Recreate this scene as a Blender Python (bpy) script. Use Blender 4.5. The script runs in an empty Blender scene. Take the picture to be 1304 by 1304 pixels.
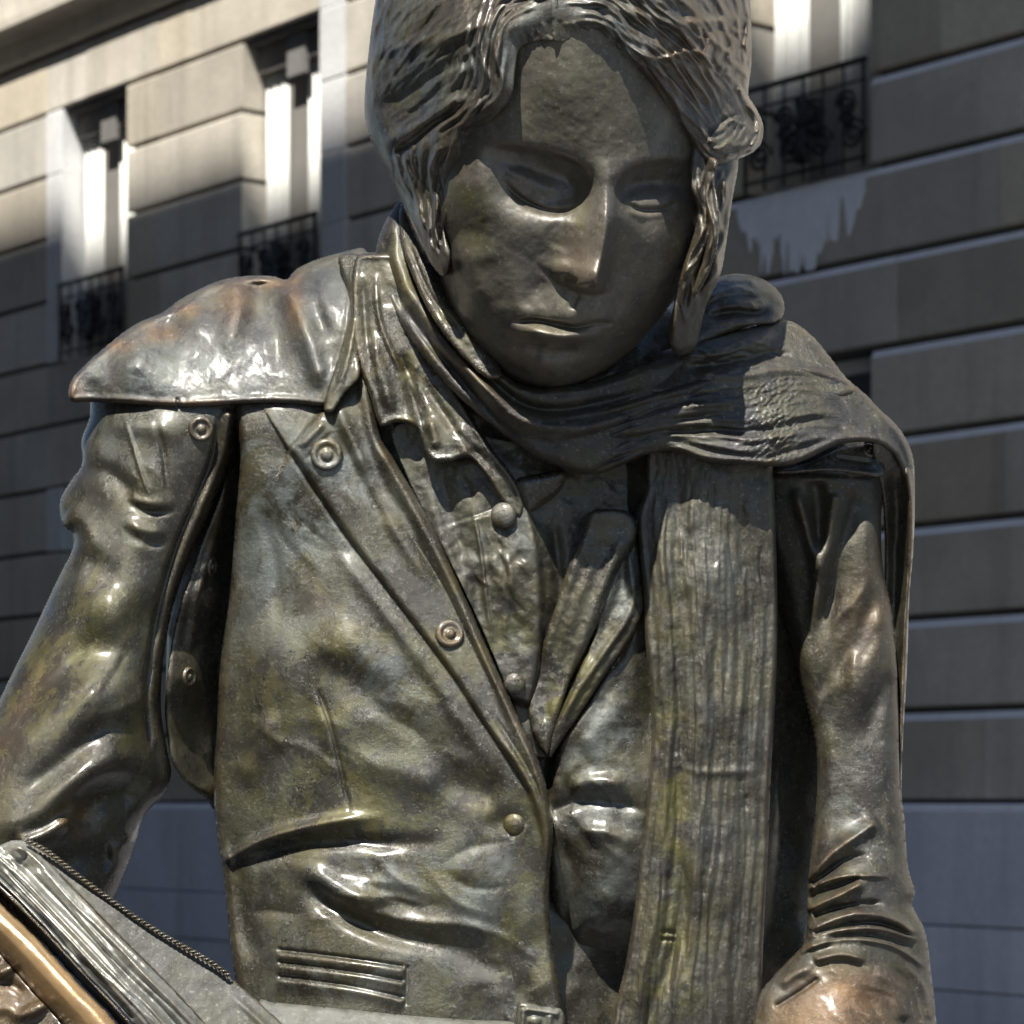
import bpy, math, random
import numpy as np

# ------------------------------------------------------------------ camera, sky, sun, exposure
SC = bpy.context.scene
F = 3600.0            # focal length in pixels of the 1304 px photograph
HOR = 1022.0          # height of the horizon in the photograph
ZC = 1.75             # camera height above the paving, metres
S = 1600.0            # pixels per metre at the statue
D0 = F / S            # distance of the statue's chest, metres

cam_data = bpy.data.cameras.new('camera')
cam = bpy.data.objects.new('camera', cam_data)
SC.collection.objects.link(cam)
cam.location = (0, 0, ZC)
cam.rotation_euler = (math.radians(90), 0, 0)
cam_data.sensor_width = 36
cam_data.lens = F / 1304 * 36
cam_data.shift_y = (HOR - 652) / 1304
cam_data.clip_start = 0.05
cam_data.clip_end = 3000
cam_data.dof.use_dof = True
cam_data.dof.focus_distance = 2.12
cam_data.dof.aperture_fstop = 18
SC.camera = cam

SUN_DIR = np.array([-0.16, -0.50, 0.82]); SUN_DIR = SUN_DIR / np.linalg.norm(SUN_DIR)   # towards the sun
SUN_EL = math.asin(SUN_DIR[2]); SUN_AZ = math.atan2(SUN_DIR[0], SUN_DIR[1])
w = bpy.data.worlds.new('World'); SC.world = w; w.use_nodes = True
nt = w.node_tree
for n in list(nt.nodes): nt.nodes.remove(n)
sky = nt.nodes.new('ShaderNodeTexSky'); sky.sky_type = 'NISHITA'; sky.sun_disc = False
sky.sun_elevation = SUN_EL; sky.sun_rotation = SUN_AZ
sky.air_density = 1.0; sky.dust_density = 0.6; sky.ozone_density = 3.5
bg = nt.nodes.new('ShaderNodeBackground'); bg.inputs['Strength'].default_value = 0.05
ow = nt.nodes.new('ShaderNodeOutputWorld')
nt.links.new(sky.outputs[0], bg.inputs[0]); nt.links.new(bg.outputs[0], ow.inputs[0])

sun_data = bpy.data.lights.new('sun', 'SUN'); sun_data.energy = 5.0; sun_data.angle = math.radians(0.53)
sun_data.color = (1.0, 0.955, 0.88)
sun = bpy.data.objects.new('sun', sun_data); SC.collection.objects.link(sun)
from mathutils import Vector
sun.rotation_euler = Vector(SUN_DIR.tolist()).to_track_quat('Z', 'Y').to_euler()
SC.view_settings.view_transform = 'Standard'; SC.view_settings.look = 'None'
SC.view_settings.gamma = 1; SC.view_settings.exposure = 1.0
SC.view_settings.use_curve_mapping = False
SC.render.engine = 'CYCLES'
SC.cycles.max_bounces = 6; SC.cycles.diffuse_bounces = 3; SC.cycles.glossy_bounces = 4
SC.cycles.sample_clamp_indirect = 4.0

# ------------------------------------------------------------------ node helpers
def new_mat(name):
    m = bpy.data.materials.new(name); m.use_nodes = True
    for n in list(m.node_tree.nodes): m.node_tree.nodes.remove(n)
    out = m.node_tree.nodes.new('ShaderNodeOutputMaterial')
    b = m.node_tree.nodes.new('ShaderNodeBsdfPrincipled')
    m.node_tree.links.new(b.outputs[0], out.inputs[0])
    return m, m.node_tree, b
def N(nt, t, **kw):
    n = nt.nodes.new(t)
    for k, v in kw.items(): setattr(n, k, v)
    return n
def val(nt, sock, v):
    if hasattr(v, 'is_output') or isinstance(v, bpy.types.NodeSocket): nt.links.new(v, sock)
    elif isinstance(v, (tuple, list)) and len(v) == 3 and sock.type == 'RGBA': sock.default_value = (*v, 1)
    else: sock.default_value = v
def noise(nt, vec, scale, detail=4, rough=0.55, dist=0.0):
    n = N(nt, 'ShaderNodeTexNoise'); nt.links.new(vec, n.inputs['Vector'])
    n.inputs['Scale'].default_value = scale; n.inputs['Detail'].default_value = detail
    n.inputs['Roughness'].default_value = rough; n.inputs['Distortion'].default_value = dist
    return n.outputs['Fac']
def ramp(nt, fac, a, b, va=0.0, vb=1.0):
    n = N(nt, 'ShaderNodeMapRange'); nt.links.new(fac, n.inputs[0])
    n.inputs[1].default_value = a; n.inputs[2].default_value = b; n.inputs[3].default_value = va; n.inputs[4].default_value = vb
    return n.outputs[0]
def mix(nt, fac, a, b, mode='MIX'):
    n = N(nt, 'ShaderNodeMix', data_type='RGBA', blend_type=mode)
    val(nt, n.inputs[0], fac); val(nt, n.inputs[6], a); val(nt, n.inputs[7], b)
    return n.outputs[2]
def mth(nt, op, a, b=0.0):
    n = N(nt, 'ShaderNodeMath', operation=op); val(nt, n.inputs[0], a); val(nt, n.inputs[1], b)
    return n.outputs[0]
# ------------------------------------------------------------------ materials
def bronze(name, base=(0.038, 0.034, 0.024), rough=0.25, relief=1.0, grain=1.0, weave=None, patch=1.0, metal=0.42, coat=0.6, bare=(0.23, 0.125, 0.05)):
    """Dark waxed bronze: brown ground, olive and grey green patina in patches, rubbed bare on high points."""
    m, nt, b = new_mat(name)
    geo = N(nt, 'ShaderNodeNewGeometry'); P = geo.outputs['Position']
    att = N(nt, 'ShaderNodeAttribute', attribute_name='patina'); sep = N(nt, 'ShaderNodeSeparateColor')
    nt.links.new(att.outputs['Color'], sep.inputs[0])
    wear, olive, verd = sep.outputs[0], sep.outputs[1], sep.outputs[2]
    n1 = noise(nt, P, 9, 6, 0.62, 0.4); n2 = noise(nt, P, 26, 8, 0.7, 0.3); n3 = noise(nt, P, 260, 6, 0.75)
    mp = N(nt, 'ShaderNodeMapping'); nt.links.new(P, mp.inputs[0]); mp.inputs[3].default_value = (60, 60, 7)
    st = noise(nt, mp.outputs[0], 1.0, 5, 0.6, 0.5)      # rain streaks
    c = mix(nt, ramp(nt, n1, 0.35, 0.65), base, tuple(v * 1.5 for v in base))
    c = mix(nt, mth(nt, 'MULTIPLY', ramp(nt, noise(nt, P, 60, 8, 0.8), 0.50, 0.58), 0.55), c, tuple(v * 0.45 for v in base))
    ol = mth(nt, 'MULTIPLY', mth(nt, 'ADD', olive, 0.30 * patch), ramp(nt, n2, 0.46, 0.56))
    c = mix(nt, mth(nt, 'MINIMUM', ol, 1.0), c, (0.100, 0.092, 0.030))
    gr = mth(nt, 'MULTIPLY', mth(nt, 'ADD', verd, 0.14 * patch), ramp(nt, noise(nt, P, 15, 7, 0.75, 0.6), 0.47, 0.56))
    c = mix(nt, mth(nt, 'MINIMUM', gr, 1.0), c, (0.150, 0.168, 0.155))
    c = mix(nt, mth(nt, 'MULTIPLY', ramp(nt, st, 0.50, 0.70), 0.5 * patch), c, (0.030, 0.027, 0.023))
    wr = mth(nt, 'MULTIPLY', wear, ramp(nt, n2, 0.30, 0.62, 0.40, 1.0))
    c = mix(nt, wr, c, bare)
    c = mix(nt, mth(nt, 'MULTIPLY', ramp(nt, n3, 0.57, 0.64), 0.55), c, (0.24, 0.23, 0.20))
    nt.links.new(c, b.inputs['Base Color'])
    b.inputs['Metallic'].default_value = metal
    r = ramp(nt, n2, 0.35, 0.65, rough - 0.07, rough + 0.14)
    r = mth(nt, 'SUBTRACT', r, mth(nt, 'MULTIPLY', wear, 0.10))
    nt.links.new(r, b.inputs['Roughness'])
    b.inputs['Coat Weight'].default_value = coat; nt.links.new(mth(nt, 'MULTIPLY', r, 0.75), b.inputs['Coat Roughness'])
    b.inputs['Specular IOR Level'].default_value = 0.6
    bp = N(nt, 'ShaderNodeBump'); bp.inputs['Strength'].default_value = 0.16 * relief; bp.inputs['Distance'].default_value = 0.003
    nt.links.new(noise(nt, P, 95, 6, 0.65, 0.8), bp.inputs['Height'])
    bp2 = N(nt, 'ShaderNodeBump'); bp2.inputs['Strength'].default_value = 0.8 * grain; bp2.inputs['Distance'].default_value = 0.0012
    nt.links.new(noise(nt, P, 300, 6, 0.8), bp2.inputs['Height']); nt.links.new(bp.outputs[0], bp2.inputs['Normal'])
    last = bp2
    if weave:
        mp2 = N(nt, 'ShaderNodeMapping'); nt.links.new(P, mp2.inputs[0]); mp2.inputs[3].default_value = weave
        bp3 = N(nt, 'ShaderNodeBump'); bp3.inputs['Strength'].default_value = 0.4; bp3.inputs['Distance'].default_value = 0.002
        nt.links.new(noise(nt, mp2.outputs[0], 1.0, 4, 0.6, 0.8), bp3.inputs['Height']); nt.links.new(last.outputs[0], bp3.inputs['Normal'])
        last = bp3
    nt.links.new(last.outputs[0], b.inputs['Normal'])
    return m

M = {}
M['coat'] = bronze('bronze_coat')
M['sleeve'] = bronze('bronze_sleeve', base=(0.036, 0.032, 0.025), rough=0.40, coat=0.3, metal=0.4)
M['rubbed'] = bronze('bronze_bare', base=(0.14, 0.11, 0.07), rough=0.28, relief=0.1, grain=0.3, patch=0.2, bare=(0.40, 0.25, 0.11))
M['cape'] = bronze('bronze_cape', base=(0.055, 0.056, 0.055), rough=0.36, coat=0.3)
M['skin'] = bronze('bronze_skin', base=(0.098, 0.087, 0.070), rough=0.42, relief=0.35, grain=0.4, patch=0.5, metal=0.3, coat=0.3)
M['hair'] = bronze('bronze_hair', base=(0.054, 0.047, 0.038), rough=0.38, relief=0.4)
M['knit'] = bronze('bronze_knit', base=(0.052, 0.047, 0.036), rough=0.40, coat=0.5, weave=(420, 420, 60))
M['knit_across'] = bronze('bronze_knit_across', base=(0.030, 0.029, 0.028), rough=0.42, coat=0.35, weave=(60, 60, 420))
M['smooth'] = bronze('bronze_rubbed', base=(0.09, 0.08, 0.062), rough=0.27, relief=0.15, grain=0.4, patch=0.3)
M['cloth'] = bronze('bronze_shirt', rough=0.35)

def stone(name, c1, c2, rough=0.85, vary=0.25):
    m, nt, b = new_mat(name)
    geo = N(nt, 'ShaderNodeNewGeometry'); P = geo.outputs['Position']; oi = N(nt, 'ShaderNodeObjectInfo')
    c = mix(nt, ramp(nt, noise(nt, P, 1.3, 6, 0.6), 0.35, 0.65), c1, c2)
    c = mix(nt, ramp(nt, noise(nt, P, 22, 5, 0.6), 0.3, 0.7, 0.0, 0.35), c, tuple(v * 0.72 for v in c1))
    mp = N(nt, 'ShaderNodeMapping'); nt.links.new(P, mp.inputs[0]); mp.inputs[3].default_value = (6, 6, 0.5)
    c = mix(nt, ramp(nt, noise(nt, mp.outputs[0], 1.0, 5, 0.6), 0.5, 0.7, 0.0, 0.35), c, tuple(v * 0.55 for v in c1))
    hv = N(nt, 'ShaderNodeHueSaturation'); nt.links.new(c, hv.inputs['Color'])
    nt.links.new(ramp(nt, oi.outputs['Random'], 0, 1, 1 - vary, 1 + vary), hv.inputs['Value'])
    nt.links.new(ramp(nt, mth(nt, 'FRACT', mth(nt, 'MULTIPLY', oi.outputs['Random'], 7.3)), 0, 1, 0.7, 1.35), hv.inputs['Saturation'])
    nt.links.new(hv.outputs[0], b.inputs['Base Color']); b.inputs['Roughness'].default_value = rough
    bp = N(nt, 'ShaderNodeBump'); bp.inputs['Strength'].default_value = 0.4; bp.inputs['Distance'].default_value = 0.01
    nt.links.new(noise(nt, P, 30, 6, 0.6), bp.inputs['Height']); nt.links.new(bp.outputs[0], b.inputs['Normal'])
    return m
M['stone'] = stone('limestone', (0.45, 0.41, 0.34), (0.62, 0.57, 0.48), vary=0.18)
M['stone_dark'] = stone('limestone_grimy', (0.12, 0.12, 0.125), (0.16, 0.16, 0.165), vary=0.16)
M['stone_pale'] = stone('limestone_cleaned', (0.62, 0.62, 0.62), (0.72, 0.72, 0.71), vary=0.05)
M['stone_cream'] = stone('limestone_cream', (0.50, 0.46, 0.36), (0.58, 0.54, 0.43), vary=0.05)
M['plinth'] = stone('plinth_stone', (0.70, 0.71, 0.76), (0.82, 0.83, 0.88), vary=0.06)
M['joint'] = stone('joint_mortar', (0.10, 0.095, 0.09), (0.13, 0.12, 0.11), vary=0.0)
M['paving'] = stone('paving_stone', (0.075, 0.078, 0.085), (0.11, 0.112, 0.118), vary=0.0)
M['street_wall'] = stone('street_wall', (0.17, 0.165, 0.16), (0.22, 0.21, 0.20), vary=0.0)
def plain(name, col, rough=0.5, metal=0.0, spec=0.5):
    m, nt, b = new_mat(name)
    geo = N(nt, 'ShaderNodeNewGeometry')
    c = mix(nt, ramp(nt, noise(nt, geo.outputs['Position'], 12, 5), 0.3, 0.7), tuple(v * 0.88 for v in col), col)
    nt.links.new(c, b.inputs['Base Color']); b.inputs['Roughness'].default_value = rough; b.inputs['Metallic'].default_value = metal
    b.inputs['Specular IOR Level'].default_value = spec
    return m
M['white'] = plain('white_paint', (0.82, 0.82, 0.80), 0.45)
M['iron'] = plain('black_iron', (0.012, 0.012, 0.013), 0.5, 0.3)
M['lime'] = plain('lime_deposit', (0.85, 0.86, 0.90), 0.9)
M['stone_lip'] = plain('skylit_edge_tint', (0.85, 0.86, 0.90), 0.9)  # pale bluish colour paints in sky light caught on the upper chamfers
M['shade'] = plain('grey_blind', (0.22, 0.21, 0.19), 0.8)
M['glass'] = plain('window_glass', (0.05, 0.06, 0.07), 0.06, 0.0, 1.0)
M['curtain'] = plain('net_curtain', (0.70, 0.70, 0.66), 0.8)
M['page_grey'] = bronze('bronze_page_grey', base=(0.034, 0.034, 0.029), rough=0.5, relief=0.0, grain=0.8, patch=0.6, metal=0.2, coat=0.2)
M['page_edge'] = bronze('bronze_page_edge', base=(0.20, 0.20, 0.18), rough=0.28, relief=0.1, grain=0.5, patch=0.5, metal=0.4)
M['page'] = bronze('bronze_page', base=(0.075, 0.078, 0.070), rough=0.5, relief=0.0, grain=0.8, patch=0.6, metal=0.2, coat=0.2)
# ------------------------------------------------------------------ geometry helpers
COL = SC.collection
def link(o, parent=None):
    COL.objects.link(o)
    if parent is not None: o.parent = parent
    return o
def tag(o, label=None, cat=None, group=None, kind=None):
    for k, v in (('label', label), ('category', cat), ('group', group), ('kind', kind)):
        if v: o[k] = v
    return o
def W(px, py, d=0.0):
    """photo pixel and depth in front of the chest (in pixels at the statue) -> world point"""
    Y = D0 - np.asarray(d, float) / S
    return np.stack([(np.asarray(px, float) - 652) / F * Y, Y, ZC + (HOR - np.asarray(py, float)) / F * Y], -1)
def mesh_np(name, V, Fq, mat, parent=None, smooth=True, attr=None):
    V = np.asarray(V) - np.array([0, D0, 0])      # the statue's own origin
    me = bpy.data.meshes.new(name)
    Fq = np.asarray(Fq); k = Fq.shape[1]
    me.vertices.add(len(V)); me.vertices.foreach_set('co', np.asarray(V, np.float32).ravel())
    me.loops.add(Fq.size); me.loops.foreach_set('vertex_index', Fq.astype(np.int32).ravel())
    me.polygons.add(len(Fq)); me.polygons.foreach_set('loop_start', np.arange(0, Fq.size, k, dtype=np.int32))
    me.polygons.foreach_set('loop_total', np.full(len(Fq), k, np.int32))
    me.polygons.foreach_set('use_smooth', np.full(len(Fq), smooth))
    if attr is not None:
        a = me.color_attributes.new('patina', 'FLOAT_COLOR', 'POINT')
        a.data.foreach_set('color', np.asarray(attr, np.float32).ravel())
    me.materials.append(mat); me.update(calc_edges=True); me.validate()
    return link(bpy.data.objects.new(name, me), parent)

def spline(P, step=3.0, closed=False):
    """Catmull-Rom through P, resampled evenly"""
    P = np.asarray(P, float); n = len(P)
    if n == 2 and not closed:
        k = max(2, int(np.linalg.norm(P[1] - P[0]) / step) + 1)
        return P[0] + np.linspace(0, 1, k)[:, None] * (P[1] - P[0])
    idx = range(n) if closed else range(n - 1)
    out = []
    for i in idx:
        if closed: p0, p1, p2, p3 = P[i - 1], P[i], P[(i + 1) % n], P[(i + 2) % n]
        else: p0, p1, p2, p3 = P[max(i - 1, 0)], P[i], P[i + 1], P[min(i + 2, n - 1)]
        t = np.linspace(0, 1, 13)[:-1, None]
        # centripetal-like damping: limit tangents to segment length
        L = np.linalg.norm(p2[:2] - p1[:2]) + 1e-9
        m1 = (p2 - p0) / 2; m2 = (p3 - p1) / 2
        for m_ in (m1, m2):
            q = np.linalg.norm(m_[:2])
            if q > L: m_ *= L / q
        h = 2 * t**3 - 3 * t**2 + 1, t**3 - 2 * t**2 + t, -2 * t**3 + 3 * t**2, t**3 - t**2
        out.append(h[0] * p1 + h[1] * m1 + h[2] * p2 + h[3] * m2)
    out = np.concatenate(out + ([] if closed else [P[-1:]]))
    if closed: out = np.concatenate([out, out[:1]])
    seg = np.linalg.norm(np.diff(out[:, :2], axis=0), axis=1); L = np.concatenate([[0], np.cumsum(seg)])
    k = max(2, int(L[-1] / step) + 1); q = np.linspace(0, L[-1], k)
    out = np.stack([np.interp(q, L, out[:, j]) for j in range(out.shape[1])], 1)
    return out[:-1] if closed else out

_lat = np.random.RandomState(5).rand(256, 256)
def vnoise(x, y):
    xi = np.floor(x).astype(int); yi = np.floor(y).astype(int); fx = x - xi; fy = y - yi
    fx = fx * fx * (3 - 2 * fx); fy = fy * fy * (3 - 2 * fy)
    g = lambda a, b: _lat[a % 256, b % 256]
    return (g(xi, yi) * (1 - fx) + g(xi + 1, yi) * fx) * (1 - fy) + (g(xi, yi + 1) * (1 - fx) + g(xi + 1, yi + 1) * fx) * fy - 0.5
def fbm(x, y, sc, octv=3):
    o = 0; a = 1.0
    for i in range(octv):
        o = o + a * vnoise(x / sc + 17.3 * i, y / sc + 5.1 * i); a *= 0.55; sc = sc * 0.47
    return o

class Sheet:
    """A modelled surface: outline in photo pixels, depth in front of the chest from control points, then tooled with
    folds, seams, locks; closed at the back with its own thickness."""
    def __init__(s, outline, pts, step=2.0, corner=False):
        s.out = np.asarray(outline, float) if corner else spline(outline, 3.0, True)
        s.step = step
        x0, y0 = s.out.min(0) - step; x1, y1 = s.out.max(0) + step
        s.x = np.arange(x0, x1 + step, step); s.y = np.arange(y0, y1 + step, step)
        s.X, s.Y = np.meshgrid(s.x, s.y)
        s.h = s.tps(pts); s.dist()
        s.att = np.zeros(s.X.shape + (4,)); s.att[..., 3] = 1
    def tps(s, pts):
        p = np.asarray(pts, float)
        if len(p) == 1: return np.full(s.X.shape, p[0, 2])
        sc = 100.0; q = p[:, :2] / sc
        def U(r2): return 0.5 * r2 * np.log(r2 + 1e-9)
        n = len(q); r2 = ((q[:, None] - q[None]) ** 2).sum(-1)
        A = np.zeros((n + 3, n + 3)); A[:n, :n] = U(r2) + 1e-3 * np.eye(n); A[:n, n] = 1; A[:n, n + 1:] = q
        A[n, :n] = 1; A[n + 1:, :n] = q.T
        b = np.zeros(n + 3); b[:n] = p[:, 2]
        c = np.linalg.lstsq(A, b, rcond=None)[0]
        gx, gy = s.X / sc, s.Y / sc; h = c[n] + c[n + 1] * gx + c[n + 2] * gy
        for i in range(n): h = h + c[i] * U((gx - q[i, 0]) ** 2 + (gy - q[i, 1]) ** 2)
        return h
    def dist(s):
        P = s.out; Q = np.roll(P, -1, 0); x = s.X.ravel(); y = s.Y.ravel()
        best = np.full(x.shape, 1e18); bx = np.zeros_like(x); by = np.zeros_like(x); ins = np.zeros(x.shape, bool)
        for (ax, ay), (cx, cy) in zip(P, Q):
            dx, dy = cx - ax, cy - ay; L = dx * dx + dy * dy + 1e-12
            t = np.clip(((x - ax) * dx + (y - ay) * dy) / L, 0, 1)
            qx = ax + t * dx; qy = ay + t * dy; d = (x - qx) ** 2 + (y - qy) ** 2
            k = d < best; best = np.where(k, d, best); bx = np.where(k, qx, bx); by = np.where(k, qy, by)
            if (ay > y.min() - 1 or cy > y.min() - 1) and ay != cy:
                c = ((ay > y) != (cy > y)) & (x < (cx - ax) * (y - ay) / (cy - ay) + ax)
                ins ^= c
        sh = s.X.shape
        s.sd = (np.sqrt(best) * np.where(ins, 1, -1)).reshape(sh); s.bx = bx.reshape(sh); s.by = by.reshape(sh)
    # -- tools
    def _sweep(s, pts, reach, step=4.0):
        P = spline(pts, step)
        x0, y0 = P[:, :2].min(0) - reach; x1, y1 = P[:, :2].max(0) + reach
        i0, i1 = np.searchsorted(s.x, [x0, x1]); j0, j1 = np.searchsorted(s.y, [y0, y1])
        if i1 <= i0 or j1 <= j0: return None
        X = s.X[j0:j1, i0:i1]; Y = s.Y[j0:j1, i0:i1]
        D = np.full(X.shape, 1e9); T = np.zeros(X.shape); SG = np.zeros(X.shape)
        xs = s.x[i0:i1]; ys = s.y[j0:j1]; n = len(P) - 1
        for k in range(n):
            ax, ay = P[k, :2]; cx, cy = P[k + 1, :2]
            a0, a1 = np.searchsorted(xs, [min(ax, cx) - reach, max(ax, cx) + reach]); b0, b1 = np.searchsorted(ys, [min(ay, cy) - reach, max(ay, cy) + reach])
            if a1 <= a0 or b1 <= b0: continue
            x = X[b0:b1, a0:a1]; y = Y[b0:b1, a0:a1]; dx, dy = cx - ax, cy - ay; L = dx * dx + dy * dy + 1e-12
            t = ((x - ax) * dx + (y - ay) * dy) / L; tc = np.clip(t, 0, 1)
            d = np.hypot(x - ax - tc * dx, y - ay - tc * dy); kk = d < D[b0:b1, a0:a1]
            D[b0:b1, a0:a1] = np.where(kk, d, D[b0:b1, a0:a1]); T[b0:b1, a0:a1] = np.where(kk, (k + tc) / n, T[b0:b1, a0:a1])
            cr = (dx * (y - ay) - dy * (x - ax)) / math.sqrt(L)
            SG[b0:b1, a0:a1] = np.where(kk, cr, SG[b0:b1, a0:a1])
        return (slice(j0, j1), slice(i0, i1)), D, T, SG
    @staticmethod
    def _taper(T, ta, tb):
        f = np.ones_like(T)
        if ta > 0: u = np.clip(T / ta, 0, 1); f = f * u * u * (3 - 2 * u)
        if tb > 0: u = np.clip((1 - T) / tb, 0, 1); f = f * u * u * (3 - 2 * u)
        return f
    def r(s, pts, w, a, ta=0.25, tb=0.25, w2=None, p=2.0):
        """ridge (a>0) or groove (a<0) swept along a curve"""
        w2 = w if w2 is None else w2
        q = s._sweep(pts, 2.6 * max(w, w2))
        if q is None: return s
        sl, D, T, _ = q; ww = w + (w2 - w) * T
        s.h[sl] += a * np.exp(-(D / ww) ** p) * s._taper(T, ta, tb); return s
    def st(s, pts, a, w=2.0, L=60.0, ta=0.0, tb=0.0):
        """overlap edge: the side to the right of travel stands a proud, melting back over L"""
        q = s._sweep(pts, 2.8 * L)
        if q is None: return s
        sl, D, T, SG = q
        sg = np.where(SG >= 0, D, -D)
        s.h[sl] += a / (1 + np.exp(-np.clip(sg / w, -30, 30))) * np.exp(-(np.maximum(sg, 0) / L) ** 2) * np.exp(-(np.maximum(-sg, 0) / L) ** 2) * s._taper(T, ta, tb); return s
    def b(s, x, y, rx, ry, a, rot=0.0, p=1.0):
        c, n = math.cos(math.radians(rot)), math.sin(math.radians(rot))
        u = ((s.X - x) * c + (s.Y - y) * n) / rx; v = (-(s.X - x) * n + (s.Y - y) * c) / ry
        s.h += a * np.exp(-(u * u + v * v) ** p); return s
    def ball(s, x, y, rx, ry, a, rot=0.0, base=0.0):
        """part of an ellipsoid raised out of the surface (upper envelope of the two)"""
        c, n = math.cos(math.radians(rot)), math.sin(math.radians(rot))
        u = ((s.X - x) * c + (s.Y - y) * n) / rx; v = (-(s.X - x) * n + (s.Y - y) * c) / ry
        q = u * u + v * v; e = a * np.sqrt(np.clip(1 - q, 0, None)); s.h += np.where(q < 1, e, 0); return s
    def strands(s, A, B, n, w, a, wob=2.0, seed=1, freq=2.5, ta=0.08, tb=0.12, jit=0.6):
        rs = np.random.RandomState(seed); A = spline(A, 4); B = spline(B, 4); m = 40
        A = A[np.linspace(0, len(A) - 1, m).astype(int)]; B = B[np.linspace(0, len(B) - 1, m).astype(int)]; t = np.linspace(0, 1, m)
        for k in range(n):
            f = (k + rs.uniform(-jit, jit)) / max(n - 1, 1)
            C = A * (1 - f) + B * f; T = np.gradient(C, axis=0); nn = np.stack([-T[:, 1], T[:, 0]], 1); nn /= np.linalg.norm(nn, axis=1)[:, None] + 1e-9
            ph = rs.uniform(0, 6.28); q = wob * (np.sin(6.28 * freq * t * rs.uniform(.8, 1.2) + ph + f * 2) + 0.5 * np.sin(6.28 * freq * 2.3 * t + ph * 2))
            C = C + nn * q[:, None]
            k0 = int(rs.uniform(0, 0.2) * m); k1 = m - int(rs.uniform(0, 0.25) * m)
            s.r(C[k0:k1:2], w * rs.uniform(.7, 1.3), a * rs.uniform(.5, 1.3) * (1 if rs.rand() < .62 else -1), ta, tb)
        return s
    def crumple(s, x, y, rx, ry, n, ang, spread=25, L=(20, 60), w=(3, 8), a=(1.5, 4.5), seed=1):
        rs = np.random.RandomState(seed)
        for i in range(n):
            u, v = rs.normal(0, .5, 2); cx, cy = x + u * rx, y + v * ry; t = math.radians(ang + rs.normal(0, spread)); l = rs.uniform(*L) / 2; bend = rs.uniform(-.35, .35) * l
            dx, dy = math.cos(t) * l, math.sin(t) * l
            s.r([(cx - dx, cy - dy), (cx + math.sin(t) * bend, cy - math.cos(t) * bend), (cx + dx, cy + dy)], rs.uniform(*w), rs.uniform(*a) * (1 if rs.rand() < .6 else -1), .4, .4, p=1.6)
        return s
    def n(s, sc, a, octv=3, seed=0.0, sx=1.0, sy=1.0):
        s.h += a * fbm((s.X + seed * 91) * sx, (s.Y + seed * 57) * sy, sc, octv); return s
    def rim(s, R, drop, p=2.0):
        u = np.clip(1 - np.maximum(s.sd, 0) / R, 0, 1); s.h -= drop * (1 - np.sqrt(np.clip(1 - u ** p, 0, 1))); return s
    def part_rim(s, R, drop):
        h0 = s.h.copy(); s.rim(R, drop); k = np.clip((np.abs(s.X - 706) - 50) / 150, 0.04, 1); s.h = h0 + (s.h - h0) * k; return s
    def hem(s, w, a, off=0.0):
        s.h += a * np.exp(-((s.sd - off) / w) ** 2); return s
    def wear(s, x, y, rx, ry, a=1.0, ch=0, rot=0.0):
        c, n = math.cos(math.radians(rot)), math.sin(math.radians(rot))
        u = ((s.X - x) * c + (s.Y - y) * n) / rx; v = (-(s.X - x) * n + (s.Y - y) * c) / ry
        s.att[..., ch] += a * np.exp(-(u * u + v * v)); return s
    def wear_line(s, pts, w, a=1.0, ch=0):
        q = s._sweep(pts, 2.6 * w)
        if q is None: return s
        sl, D, T, _ = q; s.att[sl + (ch,)] += a * np.exp(-(D / w) ** 2) * s._taper(T, .2, .2); return s
    def lift(s, d):
        s.h = s.h + d; return s
    def at(s, x, y):
        i = int(np.clip(np.searchsorted(s.x, x), 0, len(s.x) - 1)); j = int(np.clip(np.searchsorted(s.y, y), 0, len(s.y) - 1)); return s.h[j, i]
    def build(s, name, mat, parent, thick=10.0, T=0.0, RT=100.0):
        st = s.step
        # rubbed high points of the relief
        lap = np.zeros_like(s.h); h = s.h
        lap[3:-3, 3:-3] = h[3:-3, 3:-3] - 0.25 * (h[6:, 3:-3] + h[:-6, 3:-3] + h[3:-3, 6:] + h[3:-3, :-6])
        s.att[..., 0] += np.clip(lap * 0.05 - 0.02, 0, 0.22)
        s.att = np.clip(s.att, 0, 1)
        keep = s.sd > -0.45 * st
        snap = keep & (s.sd < 0.55 * st)
        X = np.where(snap, s.bx, s.X); Y = np.where(snap, s.by, s.Y)
        q = keep[:-1, :-1] & keep[1:, :-1] & keep[:-1, 1:] & keep[1:, 1:]
        nh, nw = s.h.shape; idx = np.arange(nh * nw).reshape(nh, nw)
        Q = np.stack([idx[:-1, :-1][q], idx[1:, :-1][q], idx[1:, 1:][q], idx[:-1, 1:][q]], 1)
        used = np.unique(Q); re = np.full(nh * nw, -1); re[used] = np.arange(len(used)); Q = re[Q]
        x = X.ravel()[used]; y = Y.ravel()[used]; hf = s.h.ravel()[used]; sd = np.maximum(s.sd.ravel()[used], 0)
        u = np.clip(sd / RT, 0, 1); hb = hf - thick - T * np.sqrt(np.clip(1 - (1 - u) ** 2, 0, 1))
        V = np.concatenate([W(x, y, hf), W(x, y, hb)]); n = len(used)
        E = np.concatenate([Q[:, [0, 1]], Q[:, [1, 2]], Q[:, [2, 3]], Q[:, [3, 0]]])
        key = E[:, 0].astype(np.int64) * n + E[:, 1]; rk = E[:, 1].astype(np.int64) * n + E[:, 0]
        Bd = E[~np.isin(key, rk)]
        side = np.stack([Bd[:, 1], Bd[:, 0], Bd[:, 0] + n, Bd[:, 1] + n], 1)
        Fa = np.concatenate([Q, Q[:, ::-1] + n, side])
        at = s.att.reshape(-1, 4)[used]; at = np.concatenate([at, at])
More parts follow.
